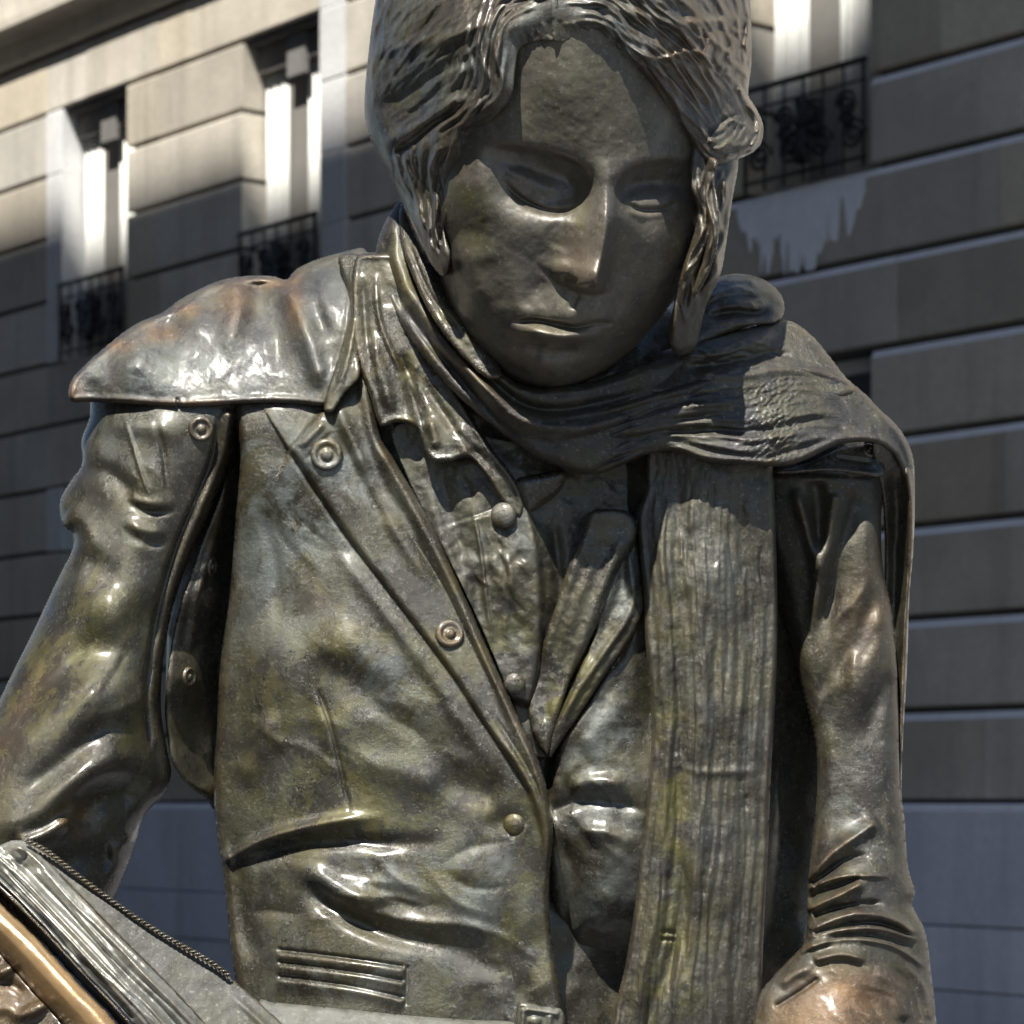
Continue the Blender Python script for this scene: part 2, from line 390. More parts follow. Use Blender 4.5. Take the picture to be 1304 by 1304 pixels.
        return mesh_np(name, V, Fa, mat, parent, True, at)

def empty(name, loc=(0, 0, 0)):
    o = bpy.data.objects.new(name, None); o.empty_display_size = 0.1; o.location = loc; return link(o)
def box(name, c, e, mat, parent=None, bevel=0.0, rot=None):
    """box from its centre and half extents, with chamfered edges when bevel > 0 (24 vertices)"""
    hx, hy, hz = e; V = []; Fc = []
    if bevel <= 0:
        V = [(x, y, z) for x in (-hx, hx) for y in (-hy, hy) for z in (-hz, hz)]
        Fc = [(0, 1, 3, 2), (4, 6, 7, 5), (0, 4, 5, 1), (2, 3, 7, 6), (0, 2, 6, 4), (1, 5, 7, 3)]
    me = bpy.data.meshes.new(name); me.from_pydata(V, [], Fc); me.materials.append(mat)
    o = bpy.data.objects.new(name, me); o.location = c
    if rot is not None: o.rotation_euler = rot
    return link(o, parent)
def ra(s, pts, wl, wr, a, mask=None):
    """ridge with different flanks; width and height given at the start and end of the curve (right = right of travel)"""
    q = s._sweep(pts, 2.8 * max(wl + wr))
    if q is None: return
    sl, D, T, SG = q; L = wl[0] + (wl[1] - wl[0]) * T; R = wr[0] + (wr[1] - wr[0]) * T
    ww = np.where(SG > 0, R, L); A = np.interp(T, np.linspace(0, 1, len(a)), a)
    h = A * np.exp(-(D / ww) ** 1.5)
    if mask is not None: h = h * mask(s.X[sl], s.Y[sl])
    s.h[sl] += h
def lathe(name, sheet, x, y, prof, mat, parent, n=28, lift=0.0, tilt=1.0, att=(0.1, 0, 0)):
    """turned piece (profile of radius, height in pixels) seated on a sheet, its axis along the surface normal"""
    e = 8; gx = (sheet.at(x + e, y) - sheet.at(x - e, y)) / (2 * e) * tilt; gy = (sheet.at(x, y + e) - sheet.at(x, y - e)) / (2 * e) * tilt
    nrm = np.array([-gx, -gy, 1.0]); nrm /= np.linalg.norm(nrm)
    a = np.cross([0, 1, 0], nrm); a /= np.linalg.norm(a); b = np.cross(nrm, a); c = np.array([x, y, sheet.at(x, y) + lift])
    rows = []
    for r_, h_ in prof:
        t = np.linspace(0, 2 * np.pi, n, endpoint=False)
        rows.append(c + h_ * nrm + r_ * (np.cos(t)[:, None] * a + np.sin(t)[:, None] * b))
    V = np.concatenate(rows); k = len(prof); Fq = []
    for j in range(k - 1):
        for i in range(n): Fq.append((j * n + i, (j + 1) * n + i, (j + 1) * n + (i + 1) % n, j * n + (i + 1) % n))
    A = np.zeros((len(V), 4)); A[:, :3] = att; A[:, 3] = 1
    return mesh_np(name, W(V[:, 0], V[:, 1], V[:, 2]), Fq, mat, parent, True, A)
STUD = lambda r: [(r * 1.12, -6), (r * 1.1, 0), (r, 3.2), (r * .82, 4.2), (r * .68, 2.6), (r * .55, 1.2), (r * .42, 1.4), (r * .36, 3.4), (r * .2, 4.6), (0.01, 4.9)]
DOME = lambda r: [(r, -6), (r, 1.5), (r * .93, 4), (r * .7, 6.6), (r * .4, 8), (0.01, 8.5)]
# ------------------------------------------------------------------ the street: ground, facade, opposite building
AL = math.atan(2909 / 3600); WT = (-math.sin(AL), math.cos(AL)); WN = (-math.cos(AL), -math.sin(AL)); WP = (2.067, 13.6)
WROT = math.atan2(WT[1], WT[0])            # facade local axes: x along the wall (s), y into the wall, z up
def wall_frame(name, label, cat, kind=None):
    o = empty(name, (WP[0], WP[1], 0)); o.rotation_euler = (0, 0, WROT)
    return tag(o, label, cat, None, kind)
# local y axis = rotate (0,1) by WROT: (-sin, cos)(WROT).  It points to -WN or WN; SG makes +q go INTO the wall
_yl = (-math.sin(WROT), math.cos(WROT)); SGN = -1.0 if (_yl[0] * WN[0] + _yl[1] * WN[1]) > 0 else 1.0
def raw(name, V, Fc, mat, parent=None, smooth=False):
    V = [(x, y * SGN, z) for x, y, z in V]
    if SGN < 0: Fc = [tuple(reversed(f)) for f in Fc]
    me = bpy.data.meshes.new(name); me.from_pydata(V, [], Fc); me.materials.append(mat)
    if smooth: me.shade_smooth()
    return link(bpy.data.objects.new(name, me), parent)
def slab_vf(s0, s1, q0, q1, z0, z1, k=0):
    V = [(s0, q0, z0), (s1, q0, z0), (s1, q1, z0), (s0, q1, z0), (s0, q0, z1), (s1, q0, z1), (s1, q1, z1), (s0, q1, z1)]
    Fc = [(0, 1, 5, 4), (1, 2, 6, 5), (2, 3, 7, 6), (3, 0, 4, 7), (4, 5, 6, 7), (3, 2, 1, 0)]
    return V, [tuple(i + k for i in f) for f in Fc]
def slab(name, s0, s1, q0, q1, z0, z1, mat, parent=None):
    V, Fc = slab_vf(s0, s1, q0, q1, z0, z1); return raw(name, V, Fc, mat, parent)
def slabs(name, L, mat, parent=None):
    V, Fc = [], []
    for b_ in L:
        v, f = slab_vf(*b_, k=len(V)); V += v; Fc += f
    return raw(name, V, Fc, mat, parent)
def block(name, s0, s1, z0, z1, q, mat, parent, cb=0.012, ct=0.03, cs=0.0015, depth=0.2):
    """dressed stone: face at q, upper edge chamfered by ct, lower by cb, ends barely"""
    e = 0.5 * ct
    V = [(s0 + cs, q, z0 + cb), (s1 - cs, q, z0 + cb), (s1 - cs, q, z1 - ct), (s0 + cs, q, z1 - ct),
         (s0, q + e, z0), (s1, q + e, z0), (s1, q + e, z1), (s0, q + e, z1),
         (s0, q + depth, z0), (s1, q + depth, z0), (s1, q + depth, z1), (s0, q + depth, z1)]
    Fc = [(0, 1, 2, 3)] + [(4 + i, 4 + (i + 1) % 4, (i + 1) % 4, i) for i in range(4)] + [(8 + i, 8 + (i + 1) % 4, 4 + (i + 1) % 4, 4 + i) for i in range(4)] + [(11, 10, 9, 8)]
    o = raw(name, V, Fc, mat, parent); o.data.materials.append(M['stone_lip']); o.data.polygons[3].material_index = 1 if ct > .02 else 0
    return o

RS = np.random.RandomState(11)
G = raw('ground', [(-150, -150, 0), (150, -150, 0), (150, 150, 0), (-150, 150, 0)], [(0, 1, 2, 3)], M['paving'])
tag(G, kind='structure')

B = wall_frame('stone_building', 'long rusticated limestone building with tall windows and black iron railings behind the statue', 'building')
E = ZC
CH = 0.449
WIN = [(k0, k0 + 0.88) for k0 in (0.47, 2.83, 5.19, 7.50, 9.86)]
ZS, ZT = 3.143, 4.90          # sill and head of the upper windows, above the eye line
def openings(z):              # wall openings crossed by a course whose middle is at z
    o = []
    if ZS - 0.01 < z < ZT: o += WIN
    if 0.30 < z < 2.245: o += WIN
    return o
pale = lambda s, z: (8.385 < s < 8.60 or 4.92 < s < 5.19)
def runs(z, lo, hi):
    r, a = [], lo
    for (p, q) in sorted(openings(z)):
        if p > a: r.append((a, min(p, hi)))
        a = q
    if a < hi: r.append((a, hi))
    return r
nst = 0
for c in range(12):
    z0 = c * CH; z1 = z0 + CH; zm = (z0 + z1) / 2
    if c == 11: z1 = 5.36
    for (a, b_) in runs(zm, -3.6, 13.0):
        cuts = [a]; first = True
        while b_ - cuts[-1] > 1.9:
            cuts.append(cuts[-1] + (0.62 if (first and c % 2) else RS.uniform(1.0, 1.5))); first = False
        cuts.append(b_)
        if zm > ZS - 1.5:
            for x in (8.385, 8.60, 4.92, 5.19, 6.97, 7.08):
                if a < x < b_: cuts = [q for q in cuts if abs(q - x) > 0.25 or q in (a, b_)] + [x]
        cuts = sorted(set(cuts))
        for p, q in zip(cuts[:-1], cuts[1:]):
            m = (p + q) / 2; pl = zm > 1.4 and pale(m, zm)
            mat = M['stone_pale'] if pl else (M['stone_cream'] if (6.97 < m < 7.08 and zm > 1.4) else M['stone'])
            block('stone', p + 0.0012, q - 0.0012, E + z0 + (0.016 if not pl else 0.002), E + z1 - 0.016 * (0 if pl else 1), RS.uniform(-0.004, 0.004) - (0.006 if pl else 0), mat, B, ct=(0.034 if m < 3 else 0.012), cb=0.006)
            nst += 1
# wall core behind the stones, pierced by the openings
core = []
def core_row(z0, z1, zm):
    for (a, b_) in runs(zm, -9.0, 30.0): core.append((a + (0.03 if a > -8.9 else 0), b_ - (0.03 if b_ < 29.9 else 0), 0.045, 0.6, E + z0, E + z1))
core_row(-1.75, 0.30, -1); core_row(0.301, 2.245, 1); core_row(2.246, ZS - 0.02, 2.7); core_row(ZS - 0.019, ZT, 4); core_row(ZT + 0.001, 9.0, 6)
slabs('wall_core', core, M['joint'], B)
slabs('far_facing', [(-9.0, -3.602, 0.0, 0.044, E + 0.0, E + 5.36), (13.002, 30, 0.0, 0.044, E + 0.0, E + 5.36), (-9.0, 30, 0.0, 0.044, E + 5.66, E + 9.0)], M['stone'], B)
# plinth: big smooth blocks standing proud
zz = [-1.75, -1.25, -0.90, -0.59, -0.002]
for i in range(4):
    a = -4.4 + 0.5 * (i % 2)
    while a < 13:
        L = RS.uniform(1.1, 1.9) if i != 2 else RS.uniform(0.7, 1.2)
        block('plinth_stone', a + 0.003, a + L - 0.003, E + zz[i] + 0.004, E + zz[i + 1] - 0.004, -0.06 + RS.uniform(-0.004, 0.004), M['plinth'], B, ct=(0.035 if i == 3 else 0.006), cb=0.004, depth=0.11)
        a += L
# cornice: two fillets and the deep shadowed cove between them
V, Fc = [], []
prof = [(0.0, 5.365), (-0.05, 5.37), (-0.07, 5.40), (-0.02, 5.42), (0.03, 5.45), (0.03, 5.56), (-0.10, 5.58), (-0.16, 5.60), (-0.16, 5.66), (0.04, 5.69)]
for s_ in (-9.0, 30.0): V += [(s_, q, E + z) for q, z in prof]
k = len(prof)
Fc = [(i, i + k, i + k + 1, i + 1) for i in range(k - 1)] + [tuple(range(k)), tuple(reversed(range(k, 2 * k)))]
raw('cornice', V, Fc, M['stone'], B)
# windows
def window(s0, s1, z0, z1, upper):
    f = slabs('window', [(s0, s0 + 0.05, .2, .26, z0, z1), (s1 - 0.05, s1, .2, .26, z0, z1), (s0 + .0505, s1 - .0505, .2, .26, z0, z0 + .06), (s0 + .0505, s1 - .0505, .2, .26, z1 - .07, z1),
                         ((s0 + s1) / 2 - .03, (s0 + s1) / 2 + .03, .195, .25, z0 + .061, z1 - .071)], M['white'], B)
    slab('pane', s0 + 0.0505, s1 - 0.0505, .225, .232, z0 + 0.061, z1 - 0.071, M['glass'], f)
    if upper:
        hd = slabs('window_head', [(s0 + 0.001, s1 - 0.001, .12, .199, z1 - .16, z1 - 0.001), (s0 + .3, s0 + .5, .09, .1195, z1 - .26, z1 - .002)], M['street_wall'], f)
        slab('roller_shade', s0 + .36, s1 - .26, .185, .192, z0 + .05, z1 - .165, M['shade'], f)
        for (a, b_) in ((s0 + 0.02, s0 + 0.375), (s0 + 0.60, s1 - 0.03)):
            n = 26; V = []; Fc = []
            for i in range(n + 1):
                u = a + (b_ - a) * i / n; q = 0.178 + 0.008 * math.sin(i * 1.9) + 0.003 * math.sin(i * 0.7)
                V += [(u, q, z0 + .05), (u, q, z1 - .165), (u, q + .004, z0 + .05), (u, q + .004, z1 - .165)]
            for i in range(n):
                j = 4 * i; Fc += [(j, j + 4, j + 5, j + 1), (j + 2, j + 3, j + 7, j + 6), (j + 1, j + 5, j + 7, j + 3), (j, j + 2, j + 6, j + 4)]
            raw('curtain', V, Fc, M['curtain'], f, True)
    return f
def tube_vf(P, r, k0, n=6):
    P = np.asarray(P, float); T = np.gradient(P, axis=0); T /= np.linalg.norm(T, axis=1)[:, None] + 1e-9
    V, Fc = [], []
    up = np.array([0, 1.0, 0])
    for p, t in zip(P, T):
        a = np.cross(t, up); a /= np.linalg.norm(a) + 1e-9; b2 = np.cross(t, a)
        V += [tuple(p + r * (math.cos(6.2832 * i / n) * a + math.sin(6.2832 * i / n) * b2)) for i in range(n)]
    for j in range(len(P) - 1):
        for i in range(n): Fc.append((k0 + j * n + i, k0 + j * n + (i + 1) % n, k0 + (j + 1) * n + (i + 1) % n, k0 + (j + 1) * n + i))
    Fc += [tuple(k0 + i for i in reversed(range(n))), tuple(k0 + (len(P) - 1) * n + i for i in range(n))]
    return V, Fc
def tubes(name, L, mat, parent, smooth=True):
    V, Fc = [], []
    for P, r in L:
        v, f = tube_vf(P, r, len(V)); V += v; Fc += f
    return raw(name, V, Fc, mat, parent, smooth)
def railing(s0, s1, z0):
    q = -0.03; top = z0 + 0.53
    g = tubes('railing', [([(s0 + .005, q, top), (s1 - .005, q, top)], .017)], M['iron'], B)
    for zz_, r_ in ((.05, .011), (.43, .008)): tubes('rail', [([(s0 + .005, q, z0 + zz_), (s1 - .005, q, z0 + zz_)], r_)], M['iron'], g)
    wv = s1 - s0
    for k in range(7):
        u = s0 + 0.02 + (wv - 0.04) * k / 6
        tubes('bar', [([(u, q, z0 + .0), (u, q, top)], .010 if k in (0, 6) else .007)], M['iron'], g)
    for k in range(4):
        for (zc, sg, rr) in ((z0 + .33, 1, .072), (z0 + .17, -1, .085), (z0 + .25, 1, .05)):
            c = s0 + wv * (k + 0.5) / 4 + (0.02 if sg > 0 else -0.02)
            P = [(c + sg * rr * (1 - i / 26) * math.cos(i * 0.55), q - .004, zc + rr * (1 - i / 26) * math.sin(i * 0.55)) for i in range(24)]
            tubes('scroll', [(P, .0105)], M['iron'], g)
    c = (s0 + s1) / 2          # cast rosette and leaves in the middle
    L = [([(c + .10 * math.cos(a) * t, q - .008, z0 + .25 + .17 * math.sin(a) * t) for t in (0.1, .5, 1)], .022) for a in np.linspace(0, 6.28, 11)[:-1]]
    tubes('rosette', L, M['iron'], g)
for (s0, s1) in WIN:
    window(s0, s1, E + ZS + 0.0, E + ZT - 0.002, True); railing(s0, s1, E + ZS)
    window(s0, s1, E + 0.301, E + 2.244, False)
# whitewash runs below the sill of the nearest window
V, Fc = [], []
s_ = 0.42; n = 110
rr = np.random.RandomState(4); lo = []
for i in range(n + 1):
    u = i / n; L = 0.05 + 0.40 * abs(fbm(np.array([u * 150.0]), np.array([3.0]), 9, 3)[0] + 0.35) * (1 - abs(2 * u - 1) ** 5)
    lo.append(min(0.40, L + 0.18 * (0.15 < u < 0.9) * (vnoise(np.array([u * 40]), np.array([9.0]))[0] > -0.05)))
for i in range(n + 1):
    u = 0.50 + 0.92 * i / n
    V += [(u, -0.0045, E + ZS - 0.052), (u, -0.0065, E + ZS - 0.052 - lo[i]), (u, 0.0, E + ZS - 0.052 - lo[i])]
for i in range(n):
    j = 3 * i; Fc += [(j, j + 1, j + 4, j + 3), (j + 1, j + 2, j + 5, j + 4)]
raw('lime_run', V, Fc, M['lime'], B)

# building across the street: it stands left of and behind the photographer and shades the lower wall
OB = wall_frame('street_house', 'tall plain stone house across the street behind the photographer', 'building')
HT = 26.65
def obox(nm, s0, s1, q0, q1, z0, z1): return slab(nm, s0, s1, -q1, -q0, z0, z1, M['street_wall'], OB)
obox('wall', -8.9, 34, 12.0, 20, 0, E + HT - .002)
obox('attic', -8.85, -7.55, 12.05, 12.4, E + HT, E + HT + 2.5)
# ------------------------------------------------------------------ the bronze statue
ST = empty('statue', (0, D0, 0))
tag(ST, 'dark bronze statue of a person in scarf and jacket reading a book, head bowed', 'statue')

# ---- face and neck: one continuous surface
fc = Sheet([(590, 40), (640, 5), (760, 0), (860, 30), (905, 120), (914, 200), (905, 280), (880, 345), (848, 396), (804, 446), (758, 480), (705, 500), (650, 490), (615, 458), (585, 418), (562, 375), (552, 300), (562, 220), (575, 120)],
    [(730, 30, 306), (640, 50, 270), (830, 50, 264), (722, 120, 285), (625, 150, 238), (590, 200, 208), (612, 235, 222), (850, 140, 228), (895, 180, 165), (690, 185, 251), (765, 210, 253), (840, 205, 219), (888, 230, 159), (615, 300, 187), (655, 320, 198), (700, 325, 201), (582, 330, 140), (570, 280, 150), (832, 310, 190), (877, 300, 148), (856, 360, 133), (800, 350, 176), (640, 390, 168), (604, 400, 126), (695, 390, 174), (730, 400, 184), (790, 400, 154), (832, 412, 91), (690, 455, 137), (640, 450, 105), (740, 450, 133), (700, 488, 89), (650, 480, 61), (785, 462, 75), (560, 330, 67), (768, 245, 246)], step=1.5)
fc.b(694, 238, 58, 32, -52, 12, 1.2); fc.b(829, 243, 40, 24, -30, -4, 1.3)          # sockets
fc.r([(603, 182), (640, 174), (685, 178), (725, 192), (752, 212)], 16, 0)                # brow ridges
fc.r([(780, 240), (788, 218), (812, 204), (845, 200), (882, 204)], 14, 0.5)
def brow(s, xs, ys, a, x0, x1, x2, x3, L):
    yb = np.interp(s.X, spline(np.stack([xs, ys], 1), 2)[:, 0], spline(np.stack([xs, ys], 1), 2)[:, 1]); u = s.Y - yb
    sm = lambda t: np.clip(t, 0, 1) ** 2 * (3 - 2 * np.clip(t, 0, 1))
    wx = sm((s.X - x0) / (x1 - x0)) * sm((x3 - s.X) / (x3 - x2))
    s.h -= a * wx / (1 + np.exp(-np.clip(u / 2.2, -30, 30))) * np.exp(-(np.maximum(u, 0) / L) ** 2)
brow(fc, [590, 650, 700, 735, 765], [188, 187, 196, 208, 228], 16, 606, 645, 722, 764, 46)
brow(fc, [775, 788, 800, 820, 845, 900], [252, 232, 218, 210, 206, 208], 13, 778, 800, 870, 900, 40)
fc.b(684, 236, 46, 20, 26, 13, 1.1); fc.b(831, 252, 32, 15, 20, -3, 1.1)                 # heavy lids over the eyes
fc.b(660, 222, 22, 8, 6, 20)  # lid creases
fc.st([(742, 258), (716, 267), (688, 263), (660, 249), (636, 224)], 5, 1.6, 40, .15, .15); fc.r([(640, 228), (660, 250), (688, 265), (716, 269), (738, 260)], 3.6, -7)    # edge of the upper lid
fc.st([(868, 252), (846, 263), (815, 264), (794, 254)], 4, 1.6, 30, .15, .15); fc.r([(796, 256), (815, 267), (846, 266), (866, 254)], 3, -5)
fc.r([(640, 234), (658, 258), (684, 275), (716, 279), (736, 268)], 8, 2); fc.r([(796, 266), (820, 275), (850, 273)], 5, 2.6)   # lower lids
fc.b(645, 298, 48, 30, 5); fc.b(842, 310, 26, 30, 8); fc.r([(700, 284), (714, 300), (708, 320)], 16, -2.5)
nose_end = lambda X, Y: 1 / (1 + np.exp(np.clip((Y - (362 + 0.24 * (X - 715) - 0.006 * (X - 742) ** 2)) / 2.0, -30, 30)))
ra(fc, [(777, 200), (773, 250), (770, 300), (760, 350), (756, 382)], (20, 9), (20, 34), [0, 10, 26, 40, 54, 58], nose_end)
fc.b(752, 350, 19, 14, 9, 0, 1.3)                                                       # tip of the nose
fc.b(716, 342, 15, 11, 7, 0, 1.3); fc.b(700, 346, 5, 7, -1.5)  # wing of the nose
fc.r([(714, 352), (726, 357), (738, 360)], 4, -7); fc.b(756, 365, 5, 3, -5)             # nostrils
fc.r([(737, 372), (731, 385), (728, 396)], 4, -3)                                       # philtrum
fc.r([(694, 352), (680, 372), (662, 394)], 10, -2.5)
fc.b(716, 392, 56, 22, 4)
fc.r([(656, 400), (688, 395), (716, 400), (732, 405), (752, 399), (780, 401)], 8, 1, .2, .2)
fc.st([(784, 411), (758, 411), (733, 415), (712, 411), (680, 406), (652, 410)], 7, 1.6, 34, .15, .15)
fc.r([(650, 411), (678, 408), (710, 413), (732, 417), (758, 412), (786, 412)], 2.8, -8, .15, .15)
fc.b(688, 425, 32, 11, 19, 9, 1.2); fc.b(734, 428, 24, 9, 13, 0, 1.2); fc.r([(664, 416), (692, 424), (726, 430), (762, 421)], 7, 5)
fc.r([(668, 442), (700, 450), (740, 445)], 9, -8); fc.b(690, 466, 40, 18, 12); fc.b(646, 446, 22, 13, 8)
fc.r([(586, 292), (598, 345), (618, 390)], 10, 4); fc.r([(616, 322), (628, 362), (644, 398)], 14, -3)
fc.n(46, 1.6, 3, 3); fc.n(9, .6, 2, 4); fc.rim(26, 34)
fc.wear(735, 335, 22, 34, .3); fc.wear(735, 300, 30, 60, .5, 1); fc.wear(600, 270, 26, 60, .7, 1); fc.wear(690, 418, 30, 10, .5, 1); fc.wear(730, 120, 90, 60, .25, 1)
fc.lift(48).build('head', M['skin'], ST, 30, 330, 190)

# ---- hair
hl = Sheet([(708, 50), (694, 52), (680, 53), (668, 57), (660, 66), (656, 88), (651, 122), (630, 150), (604, 171), (598, 194), (604, 224), (590, 236), (578, 262), (566, 292), (574, 325), (566, 352), (548, 335), (530, 292), (512, 256), (497, 226), (481, 196), (468, 166), (464, 130), (470, 60), (478, 0), (490, -70), (520, -130), (575, -172), (640, -192), (706, -196)],
    [(700, 10, 314), (704, 56, 303), (650, 40, 286), (646, 120, 272), (600, 168, 222), (598, 215, 204), (566, 280, 156), (565, 345, 140), (520, 250, 62), (480, 170, 30), (470, 60, 40), (550, 90, 190), (600, 50, 262), (700, -80, 280), (505, -80, 60), (700, -190, 150), (600, -170, 100), (560, 190, 190), (530, 150, 128)], step=1.6)
hl.r([(700, 18), (668, 26), (640, 46), (636, 84), (634, 118), (610, 142), (584, 164), (576, 190), (584, 215)], 15, 11, .2, .2)
hl.strands([(706, 4), (664, 12), (640, 40), (640, 84), (636, 120), (612, 148), (590, 172), (588, 200), (598, 222)], [(700, -60), (630, -30), (598, 40), (600, 90), (592, 120), (570, 146), (540, 170), (530, 200), (535, 230)], 34, 2.9, 2.6, 3.0, 3)
hl.strands([(600, 60), (585, 110), (560, 150), (520, 170), (478, 180)], [(700, -150), (600, -110), (520, -40), (480, 30), (468, 90)], 60, 2.8, 1.7, 3.5, 4, 2.2)
hl.r([(640, 20), (560, 50), (500, 62), (472, 70)], 9, 8); hl.r([(620, 60), (560, 90), (500, 130), (470, 150)], 10, -7)
hl.r([(600, 118), (560, 140), (520, 168), (480, 182)], 8, 12); hl.r([(596, 132), (556, 156), (520, 184), (490, 198)], 6, -14)
hl.strands([(590, 165), (570, 200), (565, 250), (566, 300), (566, 350)], [(505, 170), (500, 200), (512, 240), (530, 290), (552, 335)], 24, 2.6, 4.2, 2.5, 6, 2.2)
hl.strands([(705, 22), (704, 36), (703, 52)], [(655, 40), (660, 54), (664, 68)], 9, 2.6, 1.4, 1.0, 120, 1.2, .15, .02); hl.n(60, 4, 2, 2); hl.strands([(620, -80), (520, -40), (486, 60), (478, 160)], [(560, -88), (492, -60), (470, 50), (467, 150)], 12, 2.8, 3.2, 2.5, 101, 2.2); hl.part_rim(24, 40); hl.wear(640, 30, 60, 30, .5, 2); hl.wear(560, 60, 110, 90, .6, 2); hl.wear(520, 110, 60, 60, .4, 1)
hr = Sheet([(704, -196), (704, 50), (716, 53), (730, 52), (748, 51), (774, 55), (792, 74), (820, 99), (848, 140), (874, 174), (886, 196), (908, 214), (938, 204), (966, 188), (972, 160), (961, 134), (953, 120), (957, 77), (955, 0), (942, -70), (910, -130), (850, -175), (780, -193)],
    [(712, 10, 316), (708, 56, 304), (740, 48, 300), (770, 40, 295), (815, 95, 268), (850, 130, 234), (880, 180, 200), (915, 200, 190), (964, 160, 118), (955, 60, 92), (948, -70, 90), (850, -20, 272), (900, 70, 218), (730, -70, 280), (800, 30, 288), (710, -190, 150), (850, -165, 100)], step=1.6)
hr.r([(712, 30), (760, 22), (800, 50), (835, 92), (862, 138), (890, 176), (940, 180)], 15, 9, .15, .3)
hr.strands([(712, 34), (765, 34), (800, 70), (838, 112), (870, 160), (900, 200), (950, 195)], [(712, -30), (790, -20), (850, 20), (900, 70), (925, 110), (945, 140), (968, 160)], 48, 2.8, 2.3, 3.0, 7, 2.6)
hr.strands([(712, -30), (790, -20), (850, 20), (900, 70), (935, 120)], [(712, -160), (800, -150), (880, -80), (930, 0), (955, 80)], 44, 3.2, 2.0, 4.5, 8, 2.4)
hr.r([(760, 0), (820, 20), (880, 30), (950, 20)], 6, 7); hr.r([(790, 60), (840, 75), (880, 66), (920, 80)], 4, 6)
hr.strands([(930, 100), (950, 130), (962, 150), (958, 180), (930, 200)], [(945, 100), (960, 140), (970, 160), (962, 188), (936, 206)], 6, 3, 5, 2, 77, 2); hr.strands([(890, 20), (905, 70), (925, 110)], [(950, 20), (955, 70), (955, 120)], 12, 3.5, 4, 4, 78, 2.5); hr.strands([(708, 22), (708, 36), (709, 52)], [(760, 34), (774, 46), (786, 64)], 9, 2.6, 1.4, 1.0, 121, 1.2, .15, .02); hr.n(60, 4, 2, 5); hr.strands([(860, -80), (920, -30), (940, 40), (944, 110)], [(930, -88), (955, -20), (958, 60), (953, 118)], 12, 2.8, 3.2, 2.5, 102, 2.2); hr.strands([(890, 190), (925, 150), (950, 138)], [(925, 205), (962, 190), (972, 160)], 9, 2.6, 4, 2.5, 103, 1.6); hr.part_rim(24, 38); hr.wear(800, 40, 110, 60, .7, 2); hr.wear(900, 60, 60, 70, .3, 0)
HAIR = hl.lift(48).build('hair', M['hair'], ST, 24, 260, 200); hr.lift(48).build('hair', M['hair'], ST, 24, 260, 200)
lk = Sheet([(884, 178), (879, 236), (888, 272), (880, 308), (868, 345), (858, 388), (850, 430), (862, 452), (884, 446), (891, 425), (900, 388), (917, 352), (925, 309), (932, 258), (940, 204), (925, 185)],
    [(885, 180, 190), (935, 200, 150), (885, 270, 186), (925, 280, 154), (865, 380, 150), (905, 370, 130), (868, 445, 112)], step=1.6)
lk.strands([(888, 180), (885, 236), (894, 272), (884, 310), (870, 350), (862, 395), (858, 445)], [(934, 200), (926, 256), (920, 300), (914, 345), (895, 385), (886, 425), (880, 445)], 13, 3.2, 6, 4, 12, 2.2)
lk.rim(14, 22); lk.lift(48).build('lock', M['hair'], ST, 18, 30, 20)
l2 = Sheet([(900, 200), (893, 250), (902, 285), (894, 330), (878, 365), (884, 380), (902, 350), (914, 310), (916, 270), (910, 230), (914, 205)], [(900, 200, 186), (905, 280, 190), (882, 375, 158)], step=1.6)
l2.strands([(904, 205), (898, 250), (906, 285), (898, 330), (882, 368)], [(912, 206), (908, 235), (912, 280), (908, 320), (890, 365)], 5, 2.6, 4, 2, 3, 2); l2.rim(7, 12); l2.lift(48).build('lock', M['hair'], ST, 6, 6, 8)
# ---- torso under the clothes (dark depth between the layers)
to = Sheet([(300, 420), (420, 380), (700, 380), (980, 420), (1090, 520), (1100, 700), (1060, 1000), (1040, 1250), (1060, 1400), (330, 1400), (302, 1250), (286, 1110), (275, 1040), (262, 1018), (238, 998), (222, 974), (212, 930), (215, 780), (245, 600)],
    [(320, 500, -60), (640, 500, 20), (980, 500, -40), (300, 800, -60), (640, 800, 5), (985, 800, -80), (1060, 900, -150), (1040, 1100, -160), (330, 1200, -50), (640, 1200, 0), (1000, 1250, -110), (240, 800, -150), (225, 960, -150), (262, 900, -140), (285, 700, -130)], step=4)
to.r([(228, 800), (240, 880), (250, 990)], 10, 8); to.r([(262, 700), (255, 800), (258, 900)], 8, 7)
to.n(60, 8); to.rim(40, 30); to.build('torso', M['coat'], ST, 30, 260, 200)

# ---- jacket, left front (long lapel edge runs from the collar to the waist)
jl = Sheet([(303, 490), (413, 488), (432, 460), (452, 428), (470, 430), (482, 545), (505, 590), (530, 632), (562, 690), (590, 750), (612, 805), (640, 868), (664, 920), (686, 968), (698, 1012), (704, 1060), (700, 1110), (700, 1170), (708, 1230), (718, 1300), (722, 1400), (345, 1400), (312, 1290), (298, 1240), (290, 1170), (284, 1110), (276, 1060), (272, 1000), (276, 930), (280, 850), (292, 760), (300, 660), (306, 580)],
    [(310, 492, 8), (310, 520, 22), (400, 490, 26), (400, 520, 40), (460, 440, 34), (310, 700, -8), (290, 850, -25), (280, 1000, -30), (290, 1150, -25), (320, 1290, 0), (360, 640, 26), (370, 850, 36), (370, 1050, 30), (400, 1290, 50), (480, 600, 52), (480, 800, 62), (480, 1000, 58), (480, 1200, 60), (600, 800, 70), (600, 1000, 72), (600, 1200, 62), (700, 1000, 84), (700, 1150, 70), (715, 1350, 72), (560, 1380, 70)], step=1.8)
